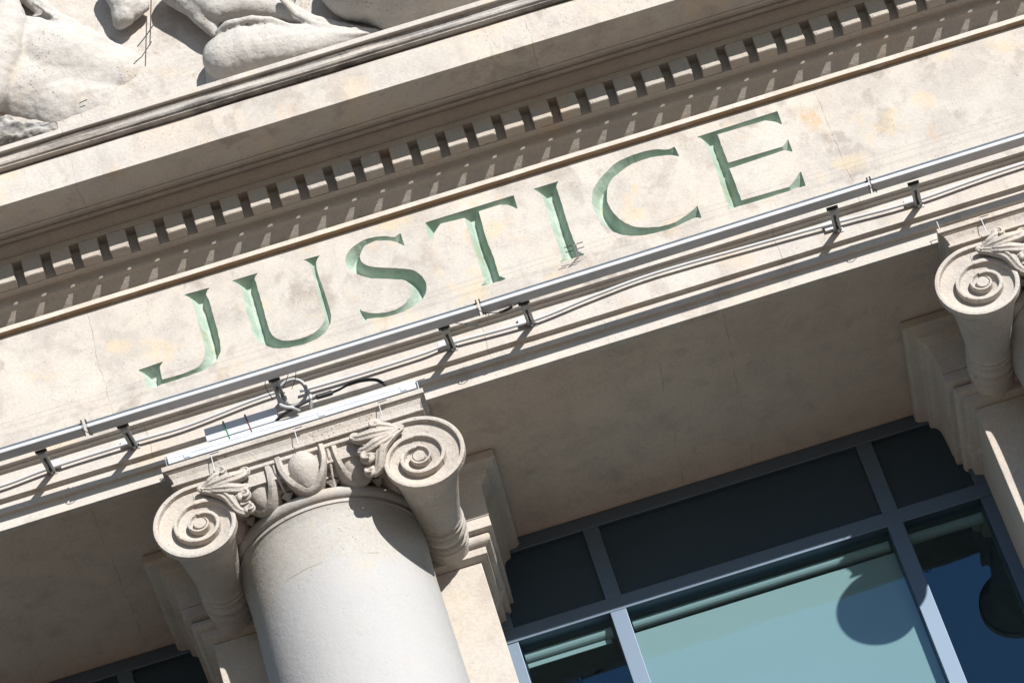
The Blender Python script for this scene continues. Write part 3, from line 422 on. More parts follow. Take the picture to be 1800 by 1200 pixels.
SC = {
 'hip': [(-0.839, -0.045, 15.409, 0.125), (-0.758, -0.055, 15.412, 0.13), (-0.651, -0.045, 15.400, 0.125), (-0.520, -0.025, 15.379, 0.105), (-0.388, -0.005, 15.366, 0.08), (-0.255, 0.005, 15.343, 0.05), (-0.147, 0.015, 15.338, 0.025)],
 'hip_foot': [(-0.932, 0.035, 15.448, 0.035), (-0.935, 0.025, 15.343, 0.04), (-0.883, 0.025, 15.302, 0.06)],
 'drape': [(-0.963, -0.065, 15.919, 0.11), (-0.915, -0.065, 15.780, 0.075), (-0.882, -0.055, 15.643, 0.045), (-0.875, -0.045, 15.579, 0.022)],
 'drape2': [(-0.907, -0.065, 15.887, 0.12), (-0.815, -0.085, 15.702, 0.085), (-0.706, -0.075, 15.694, 0.085), (-0.595, -0.055, 15.646, 0.065), (-0.513, -0.045, 15.582, 0.05), (-0.424, -0.025, 15.494, 0.04), (-0.317, -0.005, 15.429, 0.033), (-0.195, 0.005, 15.364, 0.022), (-0.132, 0.015, 15.339, 0.01)],
 'drape3': [(-0.736, -0.065, 15.894, 0.13), (-0.563, -0.065, 15.780, 0.1), (-0.505, -0.055, 15.667, 0.06)],
 'fold1': [(-0.857, -0.105, 15.522, 0.016), (-0.798, -0.145, 15.520, 0.018), (-0.689, -0.160, 15.494, 0.018), (-0.600, -0.135, 15.477, 0.016), (-0.521, -0.105, 15.426, 0.014), (-0.402, -0.065, 15.372, 0.013), (-0.251, -0.035, 15.326, 0.012), (-0.148, -0.015, 15.309, 0.008)],
 'fold2': [(-0.519, -0.125, 15.604, 0.02), (-0.478, -0.095, 15.499, 0.018), (-0.391, -0.065, 15.418, 0.016), (-0.270, -0.035, 15.365, 0.012)],
 'fold3': [(-0.304, -0.025, 15.350, 0.01), (-0.230, -0.035, 15.356, 0.012), (-0.155, -0.015, 15.336, 0.008)],
 'right': [(-0.232, -0.025, 15.659, 0.12), (-0.127, -0.065, 15.594, 0.21), (0.030, -0.075, 15.537, 0.23), (0.213, -0.065, 15.489, 0.2), (0.400, -0.045, 15.468, 0.16), (0.563, -0.025, 15.458, 0.1)],
 'right_leg': [(-0.158, -0.005, 15.510, 0.09), (-0.041, -0.015, 15.404, 0.1), (0.117, -0.015, 15.364, 0.09), (0.312, -0.005, 15.369, 0.07)],
 'mound': [(-1.755, 0.070, 15.923, 0.2), (-1.638, 0.090, 15.815, 0.22), (-1.493, 0.120, 15.724, 0.21), (-1.361, 0.140, 15.630, 0.18), (-1.827, 0.100, 15.728, 0.22), (-1.666, 0.130, 15.573, 0.21), (-1.481, 0.150, 15.534, 0.18)],
 'torso': [(-1.871, -0.080, 16.163, 0.15), (-1.832, -0.070, 15.998, 0.125), (-1.905, -0.060, 15.843, 0.14), (-1.997, -0.040, 15.668, 0.14)],
 'rock': [(-1.230, -0.045, 16.064, 0.11), (-1.233, -0.055, 15.937, 0.085), (-1.261, -0.045, 15.867, 0.06), (-1.285, -0.035, 15.840, 0.035), (-1.178, -0.035, 15.913, 0.05)],
 'arm': [(-1.683, -0.030, 16.252, 0.07), (-1.639, -0.010, 16.133, 0.045), (-1.591, 0.000, 16.023, 0.045), (-1.509, 0.030, 15.966, 0.04)],
 'fold_a': [(-1.762, -0.005, 16.090, 0.02), (-1.737, -0.015, 15.932, 0.018), (-1.724, -0.025, 15.800, 0.016), (-1.659, -0.015, 15.712, 0.01)],
 'fold_b': [(-1.644, 0.010, 16.055, 0.022), (-1.561, 0.020, 15.979, 0.024), (-1.459, 0.020, 15.920, 0.022), (-1.394, 0.030, 15.831, 0.02)],
 'fold_c': [(-1.729, -0.005, 16.037, 0.012), (-1.674, -0.015, 15.937, 0.012), (-1.646, -0.025, 15.845, 0.009)],
 'fold_d': [(-1.657, -0.080, 16.092, 0.015), (-1.619, -0.060, 16.044, 0.012), (-1.573, -0.050, 15.971, 0.01)],
 'crease1': [(-0.817, -0.085, 15.172, 0.018), (-0.762, -0.145, 15.175, 0.022), (-0.723, -0.160, 15.183, 0.014)],
 'crease2': [(-0.729, -0.105, 15.173, 0.02), (-0.661, -0.145, 15.194, 0.018), (-0.588, -0.135, 15.219, 0.012)],
 'crease3': [(-1.619, -0.030, 15.907, 0.025), (-1.526, -0.030, 15.798, 0.022), (-1.416, -0.020, 15.722, 0.02), (-1.365, 0.000, 15.654, 0.02)],
 'crease4': [(-1.760, -0.025, 15.835, 0.015), (-1.699, -0.025, 15.635, 0.015), (-1.697, -0.015, 15.509, 0.012)],
 'rubble': [(-1.933, -0.050, 15.385, 0.06), (-1.874, -0.040, 15.343, 0.05), (-1.806, -0.030, 15.347, 0.04), (-1.718, -0.020, 15.312, 0.035), (-1.967, -0.060, 15.333, 0.05)],
}
# ------------------------------------------------------------------ frieze with the carved letters
def seg_dist(pts, poly):
    a = np.array(poly); b = np.roll(a, -1, 0); d = b - a; L2 = (d ** 2).sum(1) + 1e-12
    best = np.full(len(pts), 1e9); bp = np.zeros((len(pts), 2))
    for i in range(len(a)):
        t = np.clip(((pts - a[i]) @ d[i]) / L2[i], 0, 1); q = a[i] + t[:, None] * d[i]
        r = ((pts - q) ** 2).sum(1); m = r < best; best[m] = r[m]; bp[m] = q[m]
    return np.sqrt(best), bp
def inside(pts, poly):
    a = np.array(poly); b = np.roll(a, -1, 0); c = np.zeros(len(pts), bool)
    for (x1, y1), (x2, y2) in zip(a, b):
        m = (y1 > pts[:, 1]) != (y2 > pts[:, 1])
        xx = (x2 - x1) * (pts[:, 1] - y1) / (y2 - y1 + 1e-15) + x1
        c ^= m & (pts[:, 0] < xx)
    return c
FZ0, FZ1 = 13.479, 14.1925
ZA, ZB = 13.62, 14.15
GR = 0.0036
def add_grid(name, V, faces, mat, parent, smooth=False):
    used = np.unique(faces); re = -np.ones(len(V), int); re[used] = np.arange(len(used))
    me = bpy.data.meshes.new(name)
    me.from_pydata((V[used] - np.array(parent_world(parent))).tolist(), [], re[faces].tolist()); me.materials.append(mat)
    if smooth: me.polygons.foreach_set('use_smooth', [True] * len(me.polygons))
    o = bpy.data.objects.new(name, me); col.objects.link(o); o.parent = parent
    return o
frieze_bm = bmesh.new()
def fq(x0, x1, z0, z1):
    frieze_bm.faces.new([frieze_bm.verts.new((x, 0, z)) for x, z in ((x0, z0), (x1, z0), (x1, z1), (x0, z1))])
order = ['J', 'U', 'S', 'T', 'I', 'C', 'E']
# cell limits between letters (non overlapping boxes)
cells = []
for k in order:
    a = np.array(LETTERS[k]); cells.append([a[:, 0].min() - 0.02, a[:, 0].max() + 0.02])
for i in range(len(cells) - 1):
    if cells[i][1] > cells[i + 1][0]:
        m = (cells[i][1] + cells[i + 1][0]) / 2; cells[i][1] = m; cells[i + 1][0] = m
prev = XA
frieze_chunks = []
for k, (xa, xb) in zip(order, cells):
    nx = int(round((xb - xa) / GR)); nz = int(round((ZB - ZA) / GR))
    xs = np.linspace(xa, xb, nx + 1); zs = np.linspace(ZA, ZB, nz + 1)
    X, Z = np.meshgrid(xs, zs, indexing='ij'); pts = np.stack([X.ravel(), Z.ravel()], 1)
    poly = LETTERS[k]
    # worn, slightly irregular edge
    poly = [(x + mnoise.noise(Vector((x * 40, z * 40, 3))) * 0.0024, z + mnoise.noise(Vector((x * 40, z * 40, 9))) * 0.0024) for x, z in poly]
    d, q = seg_dist(pts, poly); ins = inside(pts, poly)
    near = d < GR * 0.5
    pts2 = pts.copy(); pts2[near] = q[near]
    d2 = np.where(near, 0, d) * ins
    depth = np.minimum(d2 * 2.2, 0.060)
    nz_ = np.array([mnoise.noise(Vector((p[0] * 22, p[1] * 22, 5))) + 0.5 * mnoise.noise(Vector((p[0] * 60, p[1] * 60, 1))) for p in pts2])
    depth = np.where(d2 > GR * 0.6, np.maximum(depth * (1 + 0.035 * nz_), 0.0005), depth)
    V = np.stack([pts2[:, 0], depth, pts2[:, 1]], 1)
    idx = np.arange((nx + 1) * (nz + 1)).reshape(nx + 1, nz + 1)
    F = np.stack([idx[:-1, :-1], idx[1:, :-1], idx[1:, 1:], idx[:-1, 1:]], -1).reshape(-1, 4)
    cen = V[F].mean(1)[:, [0, 2]]; inn = inside(cen, poly)
    mx = V[F][:, :, 1].max(1)
    lo = add_grid('letter', V, F[inn], M['green'], ent)
    tag(lo, 'carved green letter %s' % k)
    frieze_chunks.append((V, F[~inn]))
    fq(prev, xa, ZA, ZB); prev = xb
fq(prev, XB, ZA, ZB); fq(XA, XB, FZ0, ZA); fq(XA, XB, ZB, FZ1)
for V, F in frieze_chunks:
    used = np.unique(F); vm = {int(i): frieze_bm.verts.new(V[i]) for i in used}
    for f in F:
        try: frieze_bm.faces.new([vm[int(i)] for i in f])
        except ValueError: pass
link('frieze', frieze_bm, M['frieze'], ent, world=True)

# ------------------------------------------------------------------ columns
def r_vol(t):
    tab = [.213, .204, .172, .157, .124, .117, .094, .086, .062, .054, .044, .040, .030]
    x = t / 0.25
    if x <= 0: return tab[0]
    if x >= 12: return tab[12]
    i = int(x); f = x - i
    p = [tab[max(i - 1, 0)], tab[i], tab[min(i + 1, 12)], tab[min(i + 2, 12)]]
    return 0.5 * (2 * p[1] + (p[2] - p[0]) * f + (2 * p[0] - 5 * p[1] + 4 * p[2] - p[3]) * f * f + (3 * p[1] - p[0] - 3 * p[2] + p[3]) * f ** 3)
def sst(a, b, x):
    t = max(0, min(1, (x - a) / (b - a))); return t * t * (3 - 2 * t)
EX, EZ = 0.4955, 12.866 - ZS               # eye offset from the axis, eye height below the soffit
YF = -0.545                                # face plane of the capital (local y)
def vol_depth(rho, phi):
    """relief of the volute face: phi in turns from the top towards the outside"""
    if rho < 0.027: return -0.001
    if rho < 0.031: return sst(0.027, 0.031, rho) * 0.016 - 0.001
    n = 0
    while n < 3 and r_vol(n + 1 + phi) > rho: n += 1
    ro = r_vol(n + phi); ri = r_vol(n + 1 + phi) if n + 1 + phi < 3 else 0.030
    if ro - ri < 1e-4: return 0.016
    u = (ro - rho) / (ro - ri); w = ro - rho
    rim = 0.019 if n == 0 else (0.016 if n == 1 else 0.010)
    base = 0.003 * n
    if u < 0: return 0
    dd = (0.034, 0.032, 0.020)[min(n, 2)]
    if w < rim: return -base * 0 + 0.0015 * math.sin(PI * w / rim) * -1
    a = sst(rim, rim + 0.004, w)
    v = max(0, min(1, (w - rim) / max(ro - ri - rim, 1e-3)))
    return a * (dd * (0.55 + 0.45 * v))
def volute(side, parent):
    """side=+1 right, -1 left; local coordinates of the column"""
    bm = bmesh.new(); NP, NR = 128, 92
    def pt(rho, ph, y): return (side * (EX + math.sin(2 * PI * ph) * rho), y, EZ + math.cos(2 * PI * ph) * rho)
    ctr = bm.verts.new((side * EX, YF, EZ)); rows = []
    for j in range(1, NR + 1):
        row = []
        for i in range(NP + 1):
            ph = i / NP; ro = r_vol(ph); rho = ro * j / NR
            row.append(bm.verts.new(pt(rho, ph, YF + vol_depth(rho, min(ph, 0.9999)) * (0.0 if j == NR else 1))))
        rows.append(row)
    for i in range(NP): bm.faces.new((ctr, rows[0][i], rows[0][i + 1]))
    for a, b in zip(rows, rows[1:]):
        for i in range(NP): bm.faces.new((a[i], b[i], b[i + 1], a[i + 1]))
    # bolster running back
    def s_of(y):
        t = abs(y) / 0.545
        if t > 0.935: return 1.0
        v = 0.555 + 0.385 * (t / 0.935) ** 1.45
        for c, wd, h in ((0.0, 0.045, 0.085), (0.095, 0.022, 0.065), (0.15, 0.014, 0.035)):
            v += h * math.exp(-((abs(t) - c) / wd) ** 2)
        v -= 0.035 * math.exp(-((t - 0.06) / 0.014) ** 2) + 0.03 * math.exp(-((t - 0.128) / 0.010) ** 2)
        return v
    ys = [YF, YF + 0.010, YF + 0.034, YF + 0.0365]
    k = 150; ys += [YF + 0.037 + (2 * -YF - 0.074) * i / k for i in range(k + 1)] + [-YF - 0.0365, -YF - 0.034, -YF]
    rows2 = []
    for y in ys:
        s_ = s_of(y); s_ = 1.0 if abs(y) > 0.5086 else s_
        if abs(abs(y) - 0.535) < 0.001: s_ = 1.0
        row = []
        for i in range(NP + 1):
            ph = i / NP
            # the section closes smoothly as it leaves the face
            ro = r_vol(ph); rr = 0.168 + 0.012 * math.sin(2 * PI * ph)
            m = sst(0.50, 0.42, abs(y)) if abs(y) < 0.5 else 0
            m = 1 - sst(0.42, 0.50, abs(y))
            row.append(bm.verts.new(pt((ro * (1 - m) + rr * m) * s_, ph, y)))
        rows2.append(row)
    for i in range(NP): pass
    for a, b in zip([rows[-1]] + rows2[1:-1], rows2[1:]):
        for i in range(NP): bm.faces.new((a[i], b[i], b[i + 1], a[i + 1]))
    bm.faces.new(rows2[-1])
    for v in rows2[0]: bm.verts.remove(v)
    bmesh.ops.recalc_face_normals(bm, faces=bm.faces)
    for v in bm.verts:
        n = mnoise.noise(Vector(v.co) * 14) * 0.0012
        v.co.y += n
    o = link('volute', bm, M['capital'], parent); auto_smooth(o, 40)
    return o
def leaf(side, parent):
    """curled acanthus leaf lying in the angle between the volute and the eggs"""
    bm = bmesh.new()
    def Q(x, z, y): return Vector((side * (x + 0.018 * max(0, min(1, (0.44 - x) / 0.12))), y, EZ + z))
    yf = YF - 0.004
    stems = [  # root near the volute shoulder, curling inwards (x towards the axis)
        ([(0.455, 0.165, yf), (0.395, 0.128, yf - 0.012), (0.335, 0.075, yf - 0.016), (0.300, 0.010, yf + 0.015), (0.262, -0.012, yf + 0.03)], [.012, .020, .022, .020, .012]),
        ([(0.43, 0.155, yf), (0.375, 0.120, yf - 0.024), (0.315, 0.100, yf - 0.028), (0.262, 0.095, yf - 0.010), (0.235, 0.112, yf)], [.012, .020, .024, .022, .014]),
        ([(0.44, 0.168, yf), (0.375, 0.150, yf - 0.024), (0.310, 0.150, yf - 0.030), (0.250, 0.165, yf - 0.015), (0.225, 0.190, yf)], [.012, .022, .026, .022, .014]),
        ([(0.44, 0.172, yf), (0.400, 0.178, yf - 0.018), (0.360, 0.190, yf - 0.024), (0.330, 0.200, yf - 0.02)], [.010, .017, .018, .014])]
    for pts, rad in stems:
        c = cr([Q(*p) for p in pts], 7); rr = []
        for i in range(len(c)):
            f = i / (len(c) - 1) * (len(rad) - 1); a = int(min(f, len(rad) - 2)); rr.append(rad[a] + (rad[a + 1] - rad[a]) * (f - a))
        tube(bm, c, [q * 1.10 for q in rr], 12, flat=1.0)
        for sg in (-1, 0, 1):
            cc = []
            for i, p in enumerate(c):
                tn = (c[min(i + 1, len(c) - 1)] - c[max(i - 1, 0)]).normalized(); sd = tn.cross(Vector((0, -1, 0))).normalized()
                cc.append(p + sd * rr[i] * 0.72 * sg + Vector((0, -rr[i] * (0.95 if sg == 0 else 0.62), 0)))
            tube(bm, cc, [max(q * 0.36, 0.002) for q in rr], 8)
    for x, z, y, r in ((0.262, 0.055, yf - 0.016, .027), (0.255, 0.000, yf + 0.012, .022), (0.335, 0.205, yf - 0.026, .025), (0.232, 0.185, yf - 0.006, .020), (0.448, 0.166, yf - 0.006, .016)):
        r *= 1.2; tube(bm, [Q(x + math.cos(t) * r * 0.60, z + math.sin(t) * r * 0.60, y) for t in np.linspace(0, 2 * PI, 18)], r * 0.46, 10, cap=False); ball(bm, Q(x, z, y + r * 0.5), r * 0.6, sub=2)
        # little scroll: a short spiral rib on each curl
        sp = [Q(x + math.cos(t) * r * (1.05 - t / 9), z + math.sin(t) * r * (1.05 - t / 9), y - r * 0.75 * (t / 5)) for t in np.linspace(0, 5, 16)]
        tube(bm, sp, r * 0.26, 6)
    bmesh.ops.recalc_face_normals(bm, faces=bm.faces)
    o = link('leaf', bm, M['capital'], parent, smooth=True)
    return o
def capital_and_shaft(xc, label):
    t = thing('column', (xc, YC, ZS), label, 'column', 'stone columns with scrolled capitals')
    # shaft, neck ring and flare
    bm = bmesh.new()
    prof = [(0.53, -8.19), (0.53, -8.0), (0.50, -7.9), (0.47, -7.8), (0.455, -7.7), (0.452, -6), (0.445, -4), (0.432, -2), (0.420, -1.2), (0.414, -0.80), (0.4115, -0.60), (0.4125, -0.50), (0.4155, -0.43), (0.421, -0.385), (0.4285, -0.360), (0.432, -0.352)]
    fine = []
    for (r0, z0), (r1, z1) in zip(prof, prof[1:]):
        for j in range(4): fine.append((r0 + (r1 - r0) * j / 4, z0 + (z1 - z0) * j / 4))
    fine.append(prof[-1])
    lathe(bm, fine, 160); o = link('shaft', bm, M['column'], t); auto_smooth(o, 30)
    bm = bmesh.new()
    ring = [(0.40, -0.36), (0.4355, -0.3515), (0.4375, -0.350), (0.4375, -0.334), (0.4355, -0.3325), (0.431, -0.331)]
    ring += [(0.432 + 0.031 * math.cos(a), -0.3005 + 0.0305 * math.sin(a)) for a in np.linspace(-PI / 2, PI / 2, 14)]
    ring += [(0.40, -0.2695), (0.38, -0.268)]
    lathe(bm, ring, 160); o = link('neck_ring', bm, M['column'], t); auto_smooth(o, 40)
    # echinus body
    bm = bmesh.new()
    lathe(bm, [(0.37, -0.29), (0.392, -0.277), (0.40, -0.262), (0.415, -0.235), (0.445, -0.205), (0.475, -0.17), (0.498, -0.135), (0.505, -0.1138)], 128)
    o = link('echinus', bm, M['capital'], t); auto_smooth(o, 40)
    # abacus
    bm = bmesh.new()
    F0 = -0.578; H = 0.597
    lv = [(0, -0.002), (0, -0.0275), (0.012, -0.029), (0.013, -0.034), (0.020, -0.0355), (0.022, -0.041), (0.026, -0.050), (0.031, -0.062), (0.034, -0.080), (0.034, -0.090), (0.025, -0.0915), (0.0225, -0.0965), (0.025, -0.1015), (0.036, -0.103), (0.050, -0.108), (0.050, -0.1135)]
    blend_stack(bm, [(H - i, F0 + i, 0.578 - i, z) for i, z in lv])
    o = link('abacus', bm, M['capital'], t, bevel=0.0015); 
    # channel band between the volutes with its raised rim
    bm = bmesh.new(); NX = 90; prof2 = []
    top = EZ + 0.213; bot = EZ + 0.128
    for v in np.linspace(0, 1, 26):
        z = bot + (top - bot) * v; w_ = top - z
        d = -0.0015 * math.sin(PI * min(w_ / 0.019, 1)) if w_ < 0.019 else sst(0.019, 0.023, w_) * 0.034 * (0.55 + 0.3 * (w_ - 0.019) / 0.09)
        prof2.append((YF + d, z))
    prof2 = prof2 + [(YF + 0.08, top), (YF + 0.08, bot)]
    prism_x(bm, prof2, -EX, EX, NX)
    o = link('channel_band', bm, M['capital'], t); auto_smooth(o, 35)
    bm = bmesh.new(); box(bm, -0.45, 0.45, YF + 0.081, 0.50, EZ + 0.09, -0.1137); link('capital_core', bm, M['capital'], t)
    volute(1, t); volute(-1, t)
    leaf(1, t); leaf(-1, t)
    # eggs, shells and darts round the ring
    A = math.radians(26)
    def R_(th, r, z): return Vector((r * math.sin(th), -r * math.cos(th), z))
    for k in (-2, -1, 0, 1, 2):
        th = k * A
        bm = bmesh.new()
        c = R_(th, 0.498, -0.182)
        rot = Matrix.Rotation(th, 3, 'Z') @ Matrix.Rotation(math.radians(20), 3, 'X')
        bmesh.ops.create_icosphere(bm, subdivisions=4, radius=1)
        for v in bm.verts:
            q = v.co.copy(); sq = 1.0 + 0.10 * (1 - abs(q.z)) 
            wd = 0.0715 * (1 - 0.16 * max(0, -q.z) ** 1.2)
            v.co = Vector((q.x * wd, q.y * 0.060, q.z * (0.088 if q.z > 0 else 0.112)))
            v.co *= 1 + 0.02 * mnoise.noise(v.co * 30)
            v.co = rot @ v.co + c
            v.co.z = min(v.co.z, -0.1145 + (v.co.z + 0.1145) * 0.05)
        link('egg', bm, M['capital'], t, smooth=True)
        # shell
        bm = bmesh.new(); pts = []; N = 30
        rows = []
        for i in range(N + 1):
            a = PI * i / N
            ex = math.cos(a); ez = math.sin(a)
            x_in, x_out = 0.083, 0.1085
            base_z = -0.165
            row = []
            for (xx, zz, dr) in ((x_in - 0.004, 0.104, -0.045), (x_in - 0.002, 0.106, 0.034), (x_in + 0.004, 0.110, 0.044), (x_out - 0.005, 0.130, 0.042), (x_out, 0.136, 0.030), (x_out, 0.136, -0.05)):
                lx = ex * xx; lz = base_z - ez * zz
                rr = 0.520 - 0.070 * ez ** 2 * (zz / 0.12) + dr
                row.append(bm.verts.new(R_(th + lx / 0.53, rr, lz)))
            rows.append(row)
        # straight upper legs
        for sgn, at in ((1, 0), (-1, N)):
            row = []
            for (xx, dr) in ((0.079, -0.045), (0.081, 0.034), (0.087, 0.044), (0.1035, 0.042), (0.1085, 0.030), (0.1085, -0.05)):
                row.append(bm.verts.new(R_(th + sgn * xx / 0.53, 0.522 + dr, -0.1155)))
            if at == 0: rows.insert(0, row)
            else: rows.append(row)
        for a_, b_ in zip(rows, rows[1:]):
            for i in range(5): bm.faces.new((a_[i], a_[i + 1], b_[i + 1], b_[i]))
        bmesh.ops.recalc_face_normals(bm, faces=bm.faces)
        for v in bm.verts: v.co += Vector((1, 1, 1)) * mnoise.noise(v.co * 25) * 0.0015
        o = link('egg_shell', bm, M['capital'], t); auto_smooth(o, 50)
    for k in (-1.5, -0.5, 0.5, 1.5):
        th = k * A; bm = bmesh.new()
        tube(bm, [R_(th, 0.548, -0.125), R_(th, 0.538, -0.18), R_(th, 0.490, -0.245), R_(th, 0.465, -0.270)], [0.0065, 0.0065, 0.005, 0.004], 8)
        # arrow head
        tip = R_(th, 0.455, -0.290); L = R_(th - 0.066, 0.462, -0.250); Rr = R_(th + 0.066, 0.462, -0.250); fr = R_(th, 0.485, -0.256); bk = R_(th, 0.43, -0.262); tp = R_(th, 0.47, -0.244)
        vs_ = [bm.verts.new(p) for p in (tip, L, Rr, fr, bk, tp)]
        for f in ((0, 1, 3), (0, 3, 2), (0, 4, 1), (0, 2, 4), (1, 5, 3), (3, 5, 2), (1, 4, 5), (5, 4, 2)): bm.faces.new([vs_[i] for i in f])
        # dark slot walls either side of the tongue
        bmesh.ops.recalc_face_normals(bm, faces=bm.faces)
        link('dart', bm, M['capital'], t)
    return t
col1 = capital_and_shaft(XC[0], 'stone column in the foreground with metal trays and cables on its capital')
col2 = copy_tree(col1)
col2.location.x = XC[1]; col2['label'] = 'stone column at the right edge whose bare capital is half out of view'

# ------------------------------------------------------------------ pilasters behind the columns
def pilaster(xc, label):
    t = thing('pilaster', (xc, 1.0, ZS), label, 'pilaster', 'square stone pilasters behind the columns')
    def ringed(lv, name, bev):
        bm = bmesh.new()
        blend_stack(bm, [(h, y0 - 1.0, 0.75, z) for h, y0, z in lv]); return link(name, bm, M['pilaster'], t, bevel=bev)
    W = 0.622; Y0 = 0.752      # shaft half width and face
    def L(out, z): return (W + out, Y0 - out, z)
    cap = [L(0.198, -0.002), L(0.198, -0.045), L(0.190, -0.047), L(0.184, -0.055), L(0.146, -0.060), L(0.142, -0.083), L(0.137, -0.086)]
    for a in np.linspace(0, PI / 2, 8): cap.append(L(0.102 + 0.034 * (1 - math.sin(a)), -0.088 - 0.055 * (1 - math.cos(a)) - 0.0))
    cap += [L(0.100, -0.160), L(0.096, -0.235), L(0.096, -0.272)]
    ringed(cap, 'capital', 0.003)
    nk = [L(0.093, -0.2735), L(0.093, -0.330), L(0.070, -0.332), L(0.066, -0.334)]
    for a in np.linspace(PI / 2, -PI / 2, 9): nk.append(L(0.048 + 0.024 * math.cos(a), -0.362 + 0.026 * math.sin(a)))
    nk += [L(0.040, -0.389), L(0.038, -0.428), L(0.0, -0.440)]
    ringed(nk, 'necking', 0.002)
    ringed([L(0.0, -0.4415), L(0.0, -8.19)], 'shaft', 0.004)
    return t
pilaster(XC[0], 'sunlit stone pilaster behind the foreground column')
pilaster(XC[1], 'shaded stone pilaster behind the right edge column')

# ------------------------------------------------------------------ windows between the pilasters
def window(xc, label, left_light=True):
    t = thing('window', (xc, 1.25, ZS), label, 'window', 'dark framed windows between the pilasters')
    hw = 1.16
    def bx(bm, x0, x1, y0, y1, z0, z1): box(bm, x0 - xc, x1 - xc, y0 - 1.25, y1 - 1.25, z0 - ZS, z1 - ZS)
    ml = (xc - 0.663, xc - 0.587); mr = (xc + 0.655, xc + 0.731)
    ztr0, ztr1, zr = 12.637, 12.716, 13.123
    bm = bmesh.new()
    bx(bm, xc - hw, xc + hw, 1.25, 1.36, zr, 13.194)                     # head
    bx(bm, xc - hw, xc + hw, 1.25, 1.36, ztr0, ztr1)                      # transom
    bx(bm, xc - hw, xc - hw + 0.062, 1.252, 1.358, 5.0, ztr0 - 0.001)
    bx(bm, xc - hw, xc - hw + 0.062, 1.252, 1.358, ztr1 + 0.001, zr - 0.001)
    bx(bm, xc + hw - 0.062, xc + hw, 1.252, 1.358, 5.0, ztr0 - 0.001)
    bx(bm, xc + hw - 0.062, xc + hw, 1.252, 1.358, ztr1 + 0.001, zr - 0.001)
    bx(bm, xc - hw, xc + hw, 1.25, 1.36, 9.0, 9.08)
    link('frame', bm, M['frame'], t, bevel=0.003)
    for a, b in (ml, mr):
        bm = bmesh.new(); bx(bm, a, b, 1.248, 1.356, 9.081, ztr0 - 0.0005); bx(bm, a, b, 1.2515, 1.356, ztr1 + 0.0005, zr - 0.0005)
        link('mullion', bm, M['frame'], t, bevel=0.003)
    bays = ((xc - hw + 0.062, ml[0]), (ml[1], mr[0]), (mr[1], xc + hw - 0.062))
    for i, (a, b) in enumerate(bays):
        bm = bmesh.new(); bx(bm, a + .0005, b - .0005, 1.275, 1.30, ztr1 + 0.001, zr - 0.001); link('panel', bm, M['panel'], t)
        bm = bmesh.new()
        v = [bm.verts.new((x - xc, 0.036, z - ZS)) for x, z in ((a, 9.08), (b, 9.08), (b, ztr0), (a, ztr0))]; bm.faces.new(v)
        link('pane', bm, M['glass'], t)
        # blind: cassette, sheet and bottom bar
        if i < 2:
            bm = bmesh.new()
            tube(bm, [(a + 0.01 - xc, 0.100, 12.600 - ZS), (b - 0.012 - xc, 0.100, 12.600 - ZS)], 0.026, 16)
            link('blind_roller', bm, M['blind'], t, smooth=False)
            bm = bmesh.new()
            if i == 0:
                bx(bm, a + 0.012, b - 0.03, 1.345, 1.35, 12.543, 12.566)
            else: bx(bm, a + 0.004, b - 0.004, 1.325, 1.328, 9.1, 12.540)
            link('blind', bm, M['blind'], t)
        else:
            bm = bmesh.new(); tube(bm, [(a + 0.01 - xc, 0.100, 12.600 - ZS), (b - 0.012 - xc, 0.100, 12.600 - ZS)], 0.026, 16)
            link('blind_roller', bm, M['blind'], t)
    # room behind
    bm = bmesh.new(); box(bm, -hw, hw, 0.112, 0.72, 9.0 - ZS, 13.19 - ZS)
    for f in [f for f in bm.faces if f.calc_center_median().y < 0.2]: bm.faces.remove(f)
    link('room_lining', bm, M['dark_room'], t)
    return t
XW = (XC[0] + XC[1]) / 2
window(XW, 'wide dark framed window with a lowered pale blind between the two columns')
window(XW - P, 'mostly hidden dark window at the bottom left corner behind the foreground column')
# ------------------------------------------------------------------ linear lamps on their arms
def lamp_bar(x0, x1, z0, z1, label):
    L = x1 - x0; t = thing('lamp_bar', (x0, -0.18, z0), label, 'lamp', 'long linear lamps along the frieze')
    ang = math.atan2(z1 - z0, L)
    sh = math.tan(ang)
    def prism(prof, name, mat, xa=0.0, xb=L, bev=0.0):
        bm = bmesh.new(); prism_x(bm, prof, xa, xb)
        for v in bm.verts: v.co.z += v.co.x * sh
        return link(name, bm, mat, t, bevel=bev)
    # front lower edge at y=-0.205 (local -0.025), underside 52 mm deep
    prism([(-0.0235, 0.0), (0.031, 0.0), (0.031, 0.008), (-0.004, 0.034), (-0.010, 0.034), (-0.012, 0.0235), (-0.0205, 0.0215), (-0.0250, 0.016), (-0.0262, 0.009), (-0.0255, 0.003)], 'housing', M['alu'], bev=0.0008)
    prism([(-0.0135, 0.0245), (-0.0105, 0.0245), (-0.0105, 0.039), (-0.0135, 0.039)], 'lens', M['lens'])
    prism([(-0.0103, 0.0345), (-0.004, 0.0345), (-0.004, 0.040), (-0.0103, 0.040)], 'top_trim', M['alu'])
    for xa in (-0.006, L):
        prism([(-0.027, -0.001), (0.0325, -0.001), (0.0325, 0.010), (-0.003, 0.0415), (-0.0145, 0.0415), (-0.0145, 0.024), (-0.027, 0.018)], 'end_cap', M['zinc'], xa, xa + 0.006)
        bm = bmesh.new(); box(bm, xa, xa + 0.0065, -0.0285, -0.0140, 0.0245, 0.044)
        for v in bm.verts: v.co.z += xa * sh
        link('end_clip', bm, M['black'], t)
    return t
lamp_bar(-3.66, -1.905, 13.384, 13.377, 'leftmost lamp bar running out of the left edge')
lamp_bar(-1.879, -0.106, 13.374, 13.371, 'lamp bar under the letters J U S of the frieze')
